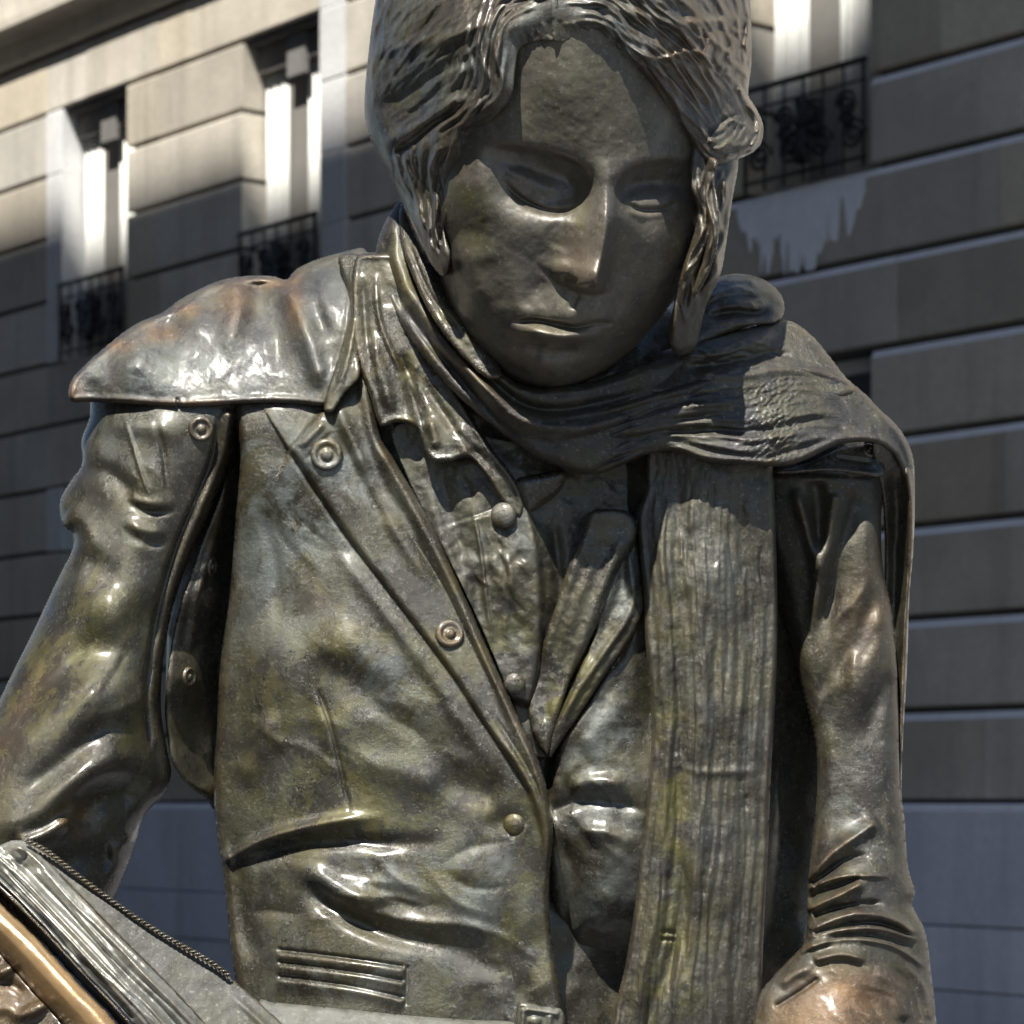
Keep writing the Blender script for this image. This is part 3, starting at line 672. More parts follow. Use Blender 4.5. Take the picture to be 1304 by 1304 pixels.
# the stud line: one front lies over the other, from the tab corner down to the waist
line1 = [(368, 572), (400, 622), (440, 682), (484, 740), (530, 800), (575, 860), (614, 920), (650, 972), (676, 1016), (690, 1070), (694, 1130)]
jl.st([p for p in reversed(line1)], 9, 1.6, 46, 0.15, 0.0)
jl.r(line1, 4, -5, .02, .25); jl.r([(p[0] - 22, p[1] + 4) for p in line1[1:9]], 10, 5, .3, .3)
jl.st([(413, 520), (372, 566), (368, 574)], -9, 1.6, 30, 0, 0); jl.r([(380, 572), (416, 534)], 5, 5); jl.r([(388, 588), (425, 548)], 3, -3)
jl.r([(478, 560), (520, 640), (562, 720), (600, 800), (640, 890), (680, 975), (696, 1050), (700, 1120)], 7, 7, .05, .3)
jl.r([(455, 480), (480, 580), (530, 680), (580, 780), (625, 880), (668, 960)], 13, -6, .1, .1)
jl.r([(440, 560), (480, 640), (520, 700), (560, 760)], 9, 5); jl.r([(430, 540), (456, 600), (500, 680)], 8, -6)
jl.r([(425, 500), (446, 560), (470, 610)], 9, 8); jl.r([(458, 450), (466, 520), (486, 590), (520, 660)], 7, 6)
jl.r([(508, 660), (560, 740), (600, 820), (650, 920)], 3, -3, .2, .2)
jl.r([(620, 900), (655, 952), (684, 1004), (694, 1050)], 3, -4); jl.r([(630, 930), (670, 990), (688, 1050)], 6, 5)
# dart, folds of the waist, pocket
jl.r([(402, 872), (418, 915), (430, 960), (440, 1010), (446, 1040)], 2.6, -5, .1, .2); jl.r([(394, 870), (410, 920), (424, 970)], 8, 3)
jl.r([(282, 1098), (330, 1072), (380, 1056), (440, 1044), (500, 1040)], 8, 13, .05, .4); jl.r([(300, 1108), (360, 1080), (420, 1072), (500, 1074), (580, 1072)], 11, -12, .2, .4)
jl.r([(372, 1090), (410, 1122), (460, 1144), (520, 1150)], 16, 15, .3, .4); jl.r([(380, 1110), (420, 1152), (480, 1184), (540, 1200), (620, 1216)], 13, -15, .2, .4)
jl.r([(540, 990), (590, 1004), (640, 1020)], 22, -14, .4, .2); jl.r([(400, 960), (480, 975), (560, 1000), (640, 1030)], 20, 7, .4, .3)
jl.r([(560, 1080), (600, 1100), (640, 1130), (690, 1200)], 30, 7, .4, .2); jl.r([(610, 1060), (640, 1046), (670, 1060)], 16, -8)
jl.b(590, 1140, 60, 60, 10); jl.r([(560, 1190), (620, 1230), (690, 1270)], 20, -10, .4, .2); jl.b(650, 1250, 50, 22, 9)
jl.r([(440, 700), (430, 780), (420, 860)], 26, 5); jl.r([(400, 780), (460, 830), (520, 880)], 26, 8, .4, .4); jl.r([(380, 830), (450, 870), (520, 930), (600, 985)], 22, -7, .4, .4)
jl.r([(330, 560), (335, 640), (330, 720), (318, 800)], 24, 6); jl.b(340, 900, 40, 80, 8)
jl.r([(278, 1030), (300, 1110), (310, 1180), (330, 1240)], 14, -7)
for k, (ya, yb) in enumerate(((1212, 1232), (1228, 1250), (1246, 1272))):
    jl.st([(350, ya), (420, ya + 8), (470, ya + 14), (518, yb + 2)], 6, 1.6, 12, .04, .04)
    jl.r([(352, ya - 3), (420, ya + 5), (516, yb - 1)], 2.6, -5, .03, .03)
jl.r([(519, 1228), (517, 1282)], 2, -4, .05, .05)
jl.crumple(380, 690, 60, 140, 16, 70, 20, (40, 110), (5, 12), (1, 2.5), 5); jl.crumple(480, 930, 130, 90, 16, 25, 18, (50, 130), (6, 14), (1, 3), 6); jl.crumple(480, 1130, 150, 60, 16, 12, 14, (60, 140), (5, 10), (1.5, 4), 7); jl.crumple(620, 1220, 70, 70, 8, 35, 20, (40, 90), (5, 10), (1, 3), 8)
jl.r([(300, 1000), (330, 960), (350, 900)], 14, 7); jl.r([(330, 640), (350, 720), (352, 800)], 10, -5); jl.r([(440, 1150), (520, 1172), (600, 1180), (680, 1210)], 9, 6, .3, .3, p=1.5)
jl.n(90, 5, 2, 1); jl.n(12, 0.35, 3, 2); jl.rim(16, 20); jl.hem(5, 2.2, 7)
jl.wear(420, 900, 90, 110, .6, 1); jl.wear(560, 800, 60, 90, .3, 1); jl.wear(640, 1180, 90, 90, .6, 1, 20); jl.wear(480, 1050, 120, 60, .6, 1); jl.wear(660, 960, 40, 60, .8, 1)
jl.wear(470, 1120, 60, 25, .6, 2); jl.wear(430, 1240, 90, 25, .6, 2); jl.wear(610, 1130, 60, 60, .5, 2); jl.wear(345, 660, 70, 120, .8, 2); jl.wear(440, 620, 60, 60, .6, 2); jl.wear(480, 860, 80, 30, .7, 2, 35)
JL = jl.build('jacket_front', M['coat'], ST, 14, 30, 60)
lathe('button', jl, 416, 579, STUD(19), M['coat'], ST, lift=1, att=(.1, .1, .5)); lathe('button', jl, 573, 807, STUD(17), M['coat'], ST, lift=1, att=(.3, .0, .5))
lathe('button', jl, 655, 1050, DOME(15), M['coat'], ST, lift=0, att=(.1, .7, .0))

# ---- jacket, right front, under the hanging end of the scarf
jr = Sheet([(712, 1180), (697, 1110), (695, 1040), (700, 985), (716, 940), (740, 905), (768, 862), (790, 826), (800, 790), (806, 740), (812, 640), (900, 600), (990, 600), (1010, 800), (1000, 1000), (985, 1250), (1010, 1400), (716, 1400)],
    [(700, 1000, 40), (760, 900, 52), (810, 780, 46), (820, 640, 30), (760, 1000, 56), (720, 1150, 10), (760, 1250, -70), (760, 1180, 0), (800, 1230, -60), (740, 1300, -90), (830, 1000, 48), (960, 700, -60), (985, 700, -120), (982, 1000, -120), (900, 1200, 0), (975, 1200, -110), (720, 1380, -90)], step=2)
jr.r([(705, 970), (722, 935), (760, 880), (792, 830)], 9, 8); jr.r([(735, 960), (760, 930), (800, 880)], 18, 8); jr.r([(700, 1034), (745, 1020), (800, 1026), (830, 1040)], 10, -10, .05, .3, p=1.5)
jr.r([(720, 1005), (760, 995), (800, 1000)], 10, 9); jr.r([(735, 1050), (780, 1062), (815, 1080)], 12, 8); jr.b(765, 1160, 32, 60, 14); jr.r([(705, 1060), (728, 1110), (722, 1180), (716, 1250)], 12, -12)
jr.r([(820, 620), (830, 800), (825, 1000)], 16, -8); jr.crumple(765, 1080, 40, 120, 12, 65, 25, (30, 90), (4, 9), (1.5, 3.5), 9); jr.n(60, 6, 3, 8); jr.n(17, 1.0, 3, 9); jr.rim(16, 18); jr.wear(770, 960, 50, 80, .7, 2); jr.wear(770, 1150, 50, 60, .5, 2)
jr.build('jacket_front', M['coat'], ST, 14, 20, 50)

bk = Sheet([(662, 1277), (690, 1281), (716, 1286), (719, 1310), (716, 1345), (656, 1340), (657, 1300)], [(690, 1300, 96)], step=1.6)
bk.r([(668, 1285), (690, 1288), (712, 1292)], 3, 5, .05, .05); bk.r([(667, 1284), (664, 1335)], 3, 5, .05, .05); bk.r([(700, 1292), (698, 1340)], 4, 6, .05, .05); bk.ball(681, 1300, 9, 7, 5); bk.n(14, 1.5); bk.rim(5, 6); bk.wear(684, 1300, 14, 14, .9, 1); bk.wear(690, 1290, 30, 20, .5, 2)
bk.build('belt_buckle', M['coat'], ST, 8, 4, 8)

# ---- shirt front with its placket, and the pleated inner lapel
sh = Sheet([(500, 545), (560, 540), (640, 560), (700, 560), (790, 580), (800, 640), (800, 700), (770, 780), (740, 850), (712, 905), (700, 960), (680, 960), (655, 900), (620, 815), (590, 750), (555, 680), (520, 610)],
    [(510, 560, 36), (640, 600, 60), (560, 680, 48), (660, 700, 62), (620, 800, 58), (680, 900, 48), (760, 620, 40), (760, 700, 34), (720, 850, 38), (690, 950, 40)], step=1.6)
sh.st([(668, 636), (684, 690), (690, 750), (690, 820), (680, 880), (672, 905)], 14, 1.6, 70, .02, .05)
sh.h += 0
sh.r([(664, 560), (676, 640), (682, 700), (684, 780), (680, 860)], 10, 6); sh.r([(600, 640), (612, 700), (620, 770), (628, 820)], 2.8, 5); sh.r([(590, 640), (604, 720), (618, 800)], 8, -6)
sh.r([(540, 610), (556, 660), (580, 730), (606, 790)], 8, 7); sh.r([(560, 600), (578, 660), (600, 730)], 8, -5); sh.b(652, 740, 24, 40, 8); sh.b(650, 800, 20, 30, -5); sh.b(600, 700, 10, 40, 6)
sh.r([(702, 655), (708, 700), (712, 760), (704, 820)], 9, -12); sh.r([(640, 700), (650, 730), (650, 760)], 5, 4)
sh.crumple(620, 720, 50, 80, 20, 75, 20, (20, 60), (3, 6), (1.5, 3.5), 11); sh.n(40, 5, 3, 11); sh.n(14, 1.2, 3, 12); sh.wear(650, 800, 30, 40, .9, 1); sh.wear(655, 690, 30, 40, .5, 2)
sh.build('shirt', M['cloth'], ST, 14, 20, 50)
lathe('button', sh, 641, 656, DOME(16.5), M['coat'], ST, lift=4, att=(.15, .1, .5)); lathe('button', sh, 655, 871, DOME(14), M['coat'], ST, lift=2, att=(.1, .3, .4))

lp = Sheet([(752, 652), (772, 648), (800, 652), (812, 672), (806, 700), (792, 720), (770, 775), (745, 830), (722, 880), (704, 940), (696, 962), (680, 938), (672, 900), (684, 860), (694, 810), (708, 770), (724, 720), (738, 690)],
    [(780, 655, 80), (800, 680, 74), (700, 930, 64), (730, 800, 74), (690, 850, 60)], step=1.6)
lp.strands([(756, 660), (734, 710), (716, 770), (700, 820), (690, 880), (690, 940)], [(806, 670), (790, 720), (762, 780), (738, 840), (712, 900), (700, 940)], 5, 8, 4.5, 2, 21, 1.2)
lp.n(24, 3, 3, 4); lp.rim(9, 10); lp.wear(710, 900, 30, 60, .8, 1); lp.build('lapel', M['coat'], ST, 8, 4, 10)
lq = Sheet([(790, 668), (806, 668), (816, 720), (822, 770), (812, 800), (795, 826), (768, 864), (742, 905), (718, 940), (700, 966), (696, 945), (716, 900), (738, 852), (756, 810), (764, 770), (776, 730)],
    [(800, 680, 66), (815, 770, 62), (770, 800, 68), (700, 950, 58), (745, 890, 66)], step=1.6)
lq.r([(812, 712), (802, 780), (770, 830), (730, 890), (702, 950)], 5, 6); lq.r([(796, 690), (790, 750), (774, 790), (745, 850)], 8, -5); lq.r([(800, 700), (806, 760)], 6, 7)
lq.n(24, 3, 3, 6); lq.rim(8, 9); lq.wear(740, 870, 30, 60, .6, 1); lq.wear(795, 760, 20, 40, .8, 2); lq.build('lapel', M['coat'], ST, 8, 4, 10)

# ---- shirt collar: stand-up flap with two hollow rolled hems, over the shirt
cf = Sheet([(452, 330), (486, 322), (512, 330), (530, 400), (565, 470), (600, 530), (630, 575), (656, 610), (668, 640), (662, 660), (640, 640), (618, 606), (598, 583), (572, 588), (552, 588), (542, 576), (530, 545), (505, 538), (484, 542), (470, 500), (458, 470), (448, 420)],
    [(460, 340, 20), (500, 340, 30), (456, 460, 50), (485, 535, 62), (530, 540, 70), (555, 585, 80), (598, 580, 86), (665, 650, 76), (560, 480, 62), (620, 570, 86)], step=1.6)
cf.r([(470, 420), (484, 470), (500, 530)], 9, 9); cf.r([(462, 350), (466, 420), (476, 480)], 5, -7); cf.r([(478, 340), (482, 400), (500, 450), (540, 520)], 4, 6)
cf.r([(505, 440), (522, 490), (536, 540), (548, 582)], 8, -14); cf.r([(530, 470), (560, 520), (590, 560), (640, 610)], 6, -7); cf.r([(545, 530), (556, 575)], 8, 8); cf.r([(580, 540), (600, 580)], 8, 7)
cf.n(26, 3, 3, 7); cf.rim(9, 9); cf.hem(4, 3, 4); cf.wear(510, 500, 30, 60, .7, 1); cf.wear(565, 585, 60, 6, .9, 2); cf.wear(505, 538, 30, 6, .9, 2)
cf.build('collar', M['coat'], ST, 9, 3, 10)
# second, inner rolled edge of the coat collar beside the cape
c2 = Sheet([(430, 330), (446, 322), (466, 330), (462, 380), (456, 440), (458, 480), (440, 500), (424, 524), (412, 522), (420, 480), (436, 430), (444, 380)], [(440, 330, -6), (450, 430, 40), (418, 515, 58), (462, 350, 12)], step=1.6)
c2.r([(450, 330), (452, 400), (446, 440), (432, 490), (416, 518)], 5, 7); c2.n(24, 3, 3, 9); c2.rim(7, 8); c2.build('collar', M['coat'], ST, 8, 4, 8)
# roll of cloth at the throat, coming out from under the scarf
rl = Sheet([(655, 612), (690, 602), (716, 598), (722, 608), (712, 628), (690, 645), (672, 655), (662, 640)], [(660, 625, 84), (718, 605, 92), (690, 640, 80)], step=1.6)
rl.rim(14, 18); rl.n(20, 2); rl.wear(690, 620, 30, 20, .4, 2); rl.build('collar', M['coat'], ST, 10, 10, 12)
# ---- scarf: wound round the neck, its bands one over the other
s1 = Sheet([(508, 256), (520, 268), (534, 310), (560, 370), (595, 430), (630, 464), (660, 488), (700, 493), (752, 486), (800, 470), (850, 455), (900, 442), (900, 520), (820, 560), (760, 600), (700, 590), (650, 560), (600, 520), (560, 480), (520, 430), (486, 380), (478, 330), (486, 292)],
    [(512, 262, 10), (490, 330, 20), (530, 340, 60), (540, 440, 84), (590, 430, 104), (650, 500, 130), (720, 510, 134), (820, 480, 112), (900, 460, 92), (700, 580, 120), (800, 560, 110), (600, 510, 110), (500, 390, 40)], step=1.8)
s1.r([(512, 262), (500, 300), (508, 350), (540, 400), (580, 450), (640, 520), (690, 560)], 11, 13, .1, .3); s1.r([(500, 290), (492, 330), (510, 380), (550, 440), (610, 510)], 6, -10, .1, .3)
s1.r([(522, 300), (540, 350), (572, 405), (620, 466), (660, 496)], 8, 10, .1, .2); s1.r([(516, 310), (534, 365), (570, 420), (620, 480), (680, 520), (760, 515), (850, 488)], 6, -12, .1, .3)
s1.r([(560, 420), (600, 468), (660, 530), (730, 545), (800, 530), (880, 505)], 10, 11, .2, .3); s1.r([(540, 430), (590, 486), (650, 548), (720, 566)], 5, -9, .2, .3)
s1.strands([(520, 320), (560, 400), (620, 470), (700, 505), (850, 470)], [(494, 330), (520, 420), (590, 500), (680, 570), (850, 530)], 8, 4.5, 1.6, 2, 31)
s1.n(50, 5, 3, 14); s1.rim(14, 20); s1.wear(520, 330, 30, 80, .6, 1); s1.wear(560, 450, 50, 50, .4, 1)
SCF = s1.build('scarf', M['knit_across'], ST, 16, 40, 60)
# inner band closest to the cheek
s2 = Sheet([(512, 258), (530, 290), (556, 345), (590, 400), (622, 440), (640, 478), (620, 482), (585, 450), (548, 400), (525, 350), (508, 300)], [(515, 262, 16), (520, 320, 62), (560, 380, 108), (600, 440, 134), (635, 478, 142), (590, 405, 120)], step=1.6)
s2.r([(514, 270), (532, 320), (562, 380), (600, 435), (632, 474)], 8, 6); s2.r([(518, 300), (545, 370), (590, 430)], 3, -4); s2.n(30, 4, 3, 2); s2.rim(8, 12); s2.wear(560, 400, 30, 60, .7, 1, 60); s2.build('scarf_band', M['coat'], ST, 9, 4, 10)
# band over the breast and the far shoulder
s3 = Sheet([(600, 505), (660, 520), (740, 525), (820, 505), (900, 480), (975, 462), (1040, 466), (1088, 490), (1120, 520), (1150, 552), (1164, 590), (1160, 640), (1150, 610), (1138, 580), (1112, 564), (1070, 566), (1030, 584), (1000, 594), (955, 592), (900, 588), (855, 574), (820, 580), (790, 594), (760, 604), (720, 600), (690, 575), (640, 545)],
    [(610, 515, 104), (680, 530, 122), (740, 590, 100), (820, 520, 128), (850, 570, 114), (900, 490, 112), (960, 590, 116), (980, 470, 70), (1040, 470, 40), (1040, 575, 84), (1110, 515, 10), (1115, 560, 40), (1150, 560, -10), (1162, 620, -40), (1000, 530, 100)], step=1.6)
s3.strands([(640, 520), (740, 530), (830, 512), (920, 482), (1040, 470), (1130, 530)], [(690, 570), (760, 592), (850, 566), (950, 584), (1040, 568), (1130, 560)], 18, 3.2, 2.6, 2.5, 33, 3)
s3.r([(700, 545), (790, 550), (880, 520), (960, 490), (1060, 480)], 9, 6, .3, .3); s3.r([(760, 575), (850, 555), (960, 545), (1080, 530)], 10, -6, .3, .3)
rk = np.random.RandomState(3)                                   # band of coarse knit stitches
for i in range(16):
    for j in range(13):
        x = 935 + j * 7.2 + rk.uniform(-1.5, 1.5) + i * .4; y = 484 + i * 6.6 - (x - 960) * 0.04 + rk.uniform(-2.4, 2.4)
        f = math.exp(-((x - 985) / 32.0) ** 2)
        if y < 585: s3.r([(x - 3.6, y + 3.6), (x + 3.6, y - 3.2)], 1.7, 3.2 * f * rk.uniform(.6, 1.3), .2, .2)
s3.n(60, 5, 3, 3); s3.rim(8, 12); s3.hem(5, 4, 6)
s3.build('scarf', M['knit_across'], ST, 14, 6, 20)
# fold lying behind, on the shoulder
s4 = Sheet([(830, 455), (870, 440), (905, 432), (945, 420), (985, 408), (1010, 410), (1035, 428), (1052, 448), (1072, 474), (1090, 500), (1040, 510), (960, 500), (880, 505), (820, 500)],
    [(840, 470, 96), (905, 435, 88), (1000, 412, 10), (1050, 450, 12), (950, 470, 92), (1070, 490, 30), (880, 490, 112), (960, 440, 62)], step=1.6)
s4.r([(850, 450), (900, 452), (950, 438), (1000, 420)], 8, 10); s4.r([(870, 466), (930, 462), (980, 452), (1020, 455)], 6, -12); s4.r([(880, 480), (950, 476), (1010, 470), (1060, 480)], 8, 8)
s4.strands([(860, 445), (930, 435), (1000, 418)], [(880, 480), (960, 470), (1050, 468)], 12, 2.8, 2.4, 3, 36); s4.n(30, 4, 3, 8); s4.rim(12, 16); s4.build('scarf_fold', M['knit'], ST, 12, 30, 30)
s5 = Sheet([(872, 420), (884, 388), (900, 362), (925, 350), (955, 350), (980, 360), (996, 378), (998, 400), (985, 412), (960, 414), (930, 424), (900, 436), (876, 442)],
    [(880, 420, 70), (905, 370, 10), (950, 352, -30), (990, 385, -20), (985, 408, 30), (930, 420, 62), (940, 385, 30)], step=1.6)
s5.r([(900, 404), (930, 398), (960, 400), (985, 396)], 6, -16, .2, .2); s5.r([(890, 386), (920, 370), (955, 366), (985, 380)], 9, 8); s5.r([(886, 418), (930, 410), (975, 408)], 6, 6)
s5.strands([(890, 380), (930, 356), (985, 368)], [(880, 425), (930, 415), (985, 408)], 12, 2.4, 2.6, 2, 39); s5.n(20, 3, 3, 8); s5.rim(14, 22); s5.wear(935, 360, 50, 12, .6, 2); s5.build('scarf_fold', M['knit'], ST, 12, 60, 40)
# end hanging down the breast
s6 = Sheet([(832, 560), (822, 620), (812, 656), (814, 700), (820, 760), (822, 820), (828, 880), (829, 950), (823, 1030), (815, 1100), (806, 1170), (796, 1230), (782, 1290), (770, 1400), (975, 1400), (970, 1300), (972, 1200), (978, 1080), (982, 980), (988, 880), (990, 780), (988, 680), (984, 600), (975, 560)],
    [(840, 600, 74), (900, 600, 92), (975, 600, 76), (820, 750, 74), (900, 750, 92), (985, 750, 50), (830, 900, 70), (900, 900, 86), (985, 900, 46), (815, 1100, 62), (890, 1100, 76), (975, 1100, 36), (800, 1280, 56), (880, 1280, 66), (970, 1280, 30)], step=1.6)
s6.strands([(842, 590), (824, 660), (832, 780), (836, 900), (830, 1020), (818, 1130), (800, 1240), (782, 1390)], [(978, 590), (982, 700), (984, 800), (980, 920), (974, 1050), (968, 1200), (966, 1390)], 30, 2.8, 1.7, 3.0, 41, 2.6, .02, .02, .3)
s6.r([(862, 590), (866, 700), (862, 820), (866, 940), (862, 1060), (850, 1180), (820, 1300)], 9, -6, .1, .1); s6.r([(845, 640), (845, 800), (852, 950), (842, 1080), (826, 1200), (800, 1330)], 10, 6, .1, .1)
s6.r([(866, 1080), (872, 1150), (856, 1220), (830, 1290), (810, 1380)], 9, -13, .2, .05); s6.r([(885, 720), (895, 900), (885, 980), (890, 1100), (880, 1220)], 14, 6, .2, .2); s6.r([(940, 600), (946, 760), (940, 900)], 12, -6)
s6.n(9, 0.9, 3, 44, 1.0, 0.45); s6.n(5, 0.7, 2, 45, 1.0, 0.7)     # crepe-like knit
for i in range(90):
    y = rk.uniform(640, 1380); x = np.interp(y, [640, 1000, 1390], [900, 905, 880]) + rk.normal(0, 42); L_ = rk.uniform(20, 90)
    s6.r([(x, y - L_ / 2), (x + rk.uniform(-4, 4), y), (x + rk.uniform(-3, 3), y + L_ / 2)], rk.uniform(2.5, 6), rk.uniform(-4.5, 4.5), .3, .3, p=1.5)
s6.r([(840, 1186), (862, 1188)], 3, -4); s6.r([(838, 1196), (862, 1197)], 3, -4); s6.r([(866, 976), (900, 984), (975, 980)], 6, 3)
s6.n(80, 6, 3, 15); s6.rim(9, 14); s6.hem(4, 3, 5); s6.wear(855, 1000, 22, 200, .9, 1); s6.wear(850, 1250, 40, 80, .6, 1); s6.wear(930, 850, 60, 160, .22, 2)
s6.build('scarf', M['knit'], ST, 14, 8, 30)
# end hanging behind the far arm
s7 = Sheet([(1110, 566), (1130, 562), (1150, 570), (1163, 592), (1165, 640), (1163, 700), (1158, 760), (1155, 850), (1150, 940), (1148, 1010), (1152, 1060), (1128, 1060), (1120, 900), (1126, 740), (1124, 640)], [(1115, 570, 24), (1155, 580, -18), (1162, 700, -60), (1130, 700, -80), (1150, 950, -80), (1125, 950, -90)], step=1.6)
s7.r([(1152, 585), (1159, 640), (1157, 720), (1152, 800), (1148, 900), (1145, 1000)], 5, 16, .05, .05); s7.r([(1134, 590), (1142, 660), (1138, 800), (1134, 1000)], 9, -14, .1, .1); s7.n(40, 4); s7.rim(4, 8); s7.build('scarf', M['coat'], ST, 8, 4, 10)
ep = Sheet([(978, 598), (1030, 588), (1070, 570), (1110, 566), (1120, 578), (1127, 602), (1112, 608), (1060, 600), (1000, 604)], [(985, 600, 54), (1040, 592, 52), (1115, 570, -2), (1122, 602, 8), (1060, 600, 50)], step=1.6)
ep.r([(985, 602), (1060, 598), (1118, 604)], 3, 6, .05, .05); ep.r([(1060, 582), (1112, 590)], 3, -5); ep.n(20, 2); ep.rim(5, 7); ep.build('epaulette', M['coat'], ST, 8, 3, 10)
lathe('button', ep, 1106, 574, STUD(9), M['coat'], ST)

# ---- sleeves
r1 = Sheet([(966, 596), (1060, 596), (1124, 602), (1122, 660), (1124, 720), (1136, 780), (1142, 850), (1144, 920), (1146, 1000), (1152, 1050), (1156, 1102), (1165, 1136), (1162, 1153), (1178, 1186), (1186, 1242), (1191, 1290), (1192, 1400), (945, 1400), (958, 1310), (966, 1268), (981, 1247), (1004, 1222), (1021, 1205), (1027, 1186), (1028, 1150), (1030, 1112), (1038, 1040), (1040, 960), (1022, 880), (992, 760), (970, 680)],
    [(1000, 600, 24), (1070, 605, 34), (1122, 620, -20), (1060, 700, 16), (1122, 720, -14), (1004, 700, 0), (1018, 790, -24), (1090, 850, 4), (1142, 860, -24), (1040, 900, -20), (1095, 1000, 0), (1146, 1000, -22), (1042, 1040, -14), (1100, 1120, 40), (1164, 1120, -6), (1036, 1130, 20), (1020, 1210, 70), (1100, 1200, 70), (1180, 1200, 0), (1080, 1280, 108), (970, 1280, 66), (1188, 1290, 20), (1070, 1390, 165), (955, 1390, 110)], step=1.8)
r1.r([(1010, 620), (1030, 680), (1042, 740), (1030, 820)], 8, 12, .1, .3); r1.r([(1066, 625), (1054, 680), (1044, 740)], 8, 12, .1, .2); r1.r([(1038, 610), (1042, 660), (1044, 710)], 12, -16, .1, .3); r1.r([(1090, 620), (1078, 680), (1064, 740), (1050, 820)], 12, -12, .1, .3)
r1.r([(1110, 640), (1104, 720), (1092, 800), (1074, 860)], 14, 8, .2, .4); r1.r([(1130, 760), (1110, 830), (1088, 900), (1060, 940)], 14, 8, .2, .4); r1.r([(1120, 740), (1096, 800), (1060, 870)], 12, -9, .3, .3); r1.r([(1140, 850), (1116, 900), (1096, 960)], 12, -7, .2, .4)
r1.r([(1120, 1044), (1094, 1062), (1062, 1084), (1042, 1104), (1028, 1120)], 9, 17, .1, .02, p=1.5); r1.r([(1112, 1090), (1080, 1094), (1052, 1112), (1034, 1126)], 6, -12, .3, .02, p=1.5)
r1.r([(1140, 1117), (1105, 1115), (1065, 1118), (1028, 1132)], 3.5, 8, .2, .02, p=1.4); r1.r([(1098, 1116), (1070, 1128), (1046, 1136), (1030, 1146)], 6, -16, .15, .02, p=1.6)
r1.r([(1100, 1121), (1076, 1136), (1050, 1148), (1028, 1158)], 6, 15, .12, .02, p=1.5); r1.r([(1130, 1150), (1096, 1152), (1060, 1158), (1036, 1168)], 5.5, -14, .25, .02, p=1.6)
r1.r([(1168, 1192), (1142, 1173), (1108, 1164), (1074, 1167), (1030, 1184)], 6, 14, .08, .02, p=1.6); r1.r([(1162, 1192), (1120, 1176), (1080, 1178), (1036, 1190)], 2.6, -8, .08, .02, p=1.6)
r1.r([(1170, 1198), (1130, 1185), (1100, 1182), (1060, 1186), (1028, 1194)], 3.5, 9, .08, .02, p=1.5); r1.r([(1160, 1206), (1110, 1192), (1064, 1194), (1034, 1202)], 3, -7, .1, .05, p=1.5)
r1.r([(1064, 1193), (1040, 1200), (1018, 1208)], 5, 11, .3, .02, p=1.5); r1.r([(1180, 1234), (1140, 1206), (1090, 1196), (1050, 1200), (1010, 1218)], 3.5, 7, .1, .05, p=1.4)
r1.r([(1104, 1223), (1072, 1215), (1034, 1223)], 5, 9, .2, .1, p=1.5); r1.r([(1110, 1232), (1070, 1226), (1030, 1232)], 4, -5, .2, .2, p=1.5)
r1.r([(1040, 1230), (1012, 1240), (990, 1256)], 7, 8, .3, .2); r1.r([(1044, 1244), (1014, 1266), (984, 1284)], 3.5, -7, .1, .1, p=1.4); r1.r([(984, 1240), (972, 1270), (966, 1304)], 4, -6, .1, .1)
r1.r([(1110, 1234), (1136, 1256), (1150, 1300)], 8, 8, .2, .1, p=1.5); r1.r([(1132, 1230), (1160, 1256), (1174, 1304)], 5, -6, .2, .1, p=1.5); r1.r([(1092, 1262), (1112, 1282), (1124, 1320)], 6, -5, .3, .2); r1.r([(1152, 1226), (1176, 1258), (1184, 1300)], 4, 5, .2, .1)
r1.crumple(1085, 820, 40, 120, 18, 112, 10, (60, 150), (5, 12), (1.5, 4), 14); r1.crumple(1100, 1120, 50, 50, 8, 160, 14, (30, 70), (3, 7), (1.5, 3.5), 15); r1.crumple(1110, 1290, 60, 50, 16, 40, 15, (40, 110), (4, 9), (1.5, 4), 16); r1.n(60, 4, 2, 17); r1.n(15, 1.0, 3, 18); r1.rim(22, 34); r1.wear(1080, 1262, 60, 26, .55, 0); r1.wear(1050, 1300, 80, 36, .6, 0); r1.wear(1000, 1262, 30, 20, .5, 2); r1.wear(1100, 1020, 40, 50, .8, 2); r1.wear(1110, 800, 40, 90, .2, 0)
r1.build('sleeve', M['sleeve'], ST, 24, 180, 110)

l1 = Sheet([(116, 500), (130, 488), (200, 484), (304, 488), (304, 545), (288, 600), (264, 660), (240, 715), (220, 775), (208, 840), (205, 900), (212, 950), (218, 984), (210, 1012), (186, 1036), (174, 1070), (162, 1106), (146, 1142), (120, 1180), (60, 1220), (-80, 1240), (-80, 1010), (-40, 960), (-8, 905), (16, 856), (44, 800), (74, 736), (92, 700), (92, 680), (80, 668), (76, 640), (90, 612), (104, 592), (104, 560), (114, 532)],
    [(118, 520, -34), (200, 490, 6), (200, 520, 18), (295, 490, 10), (295, 520, 22), (82, 650, -30), (180, 620, 34), (280, 610, 0), (60, 780, -20), (140, 760, 52), (225, 770, -10), (0, 900, 0), (80, 900, 76), (160, 900, 60), (205, 900, -20), (-60, 1010, 40), (30, 1000, 96), (120, 1010, 74), (200, 1010, -20), (0, 1100, 90), (80, 1120, 60), (140, 1130, 0), (-60, 1200, 90), (180, 1040, -20)], step=1.8)
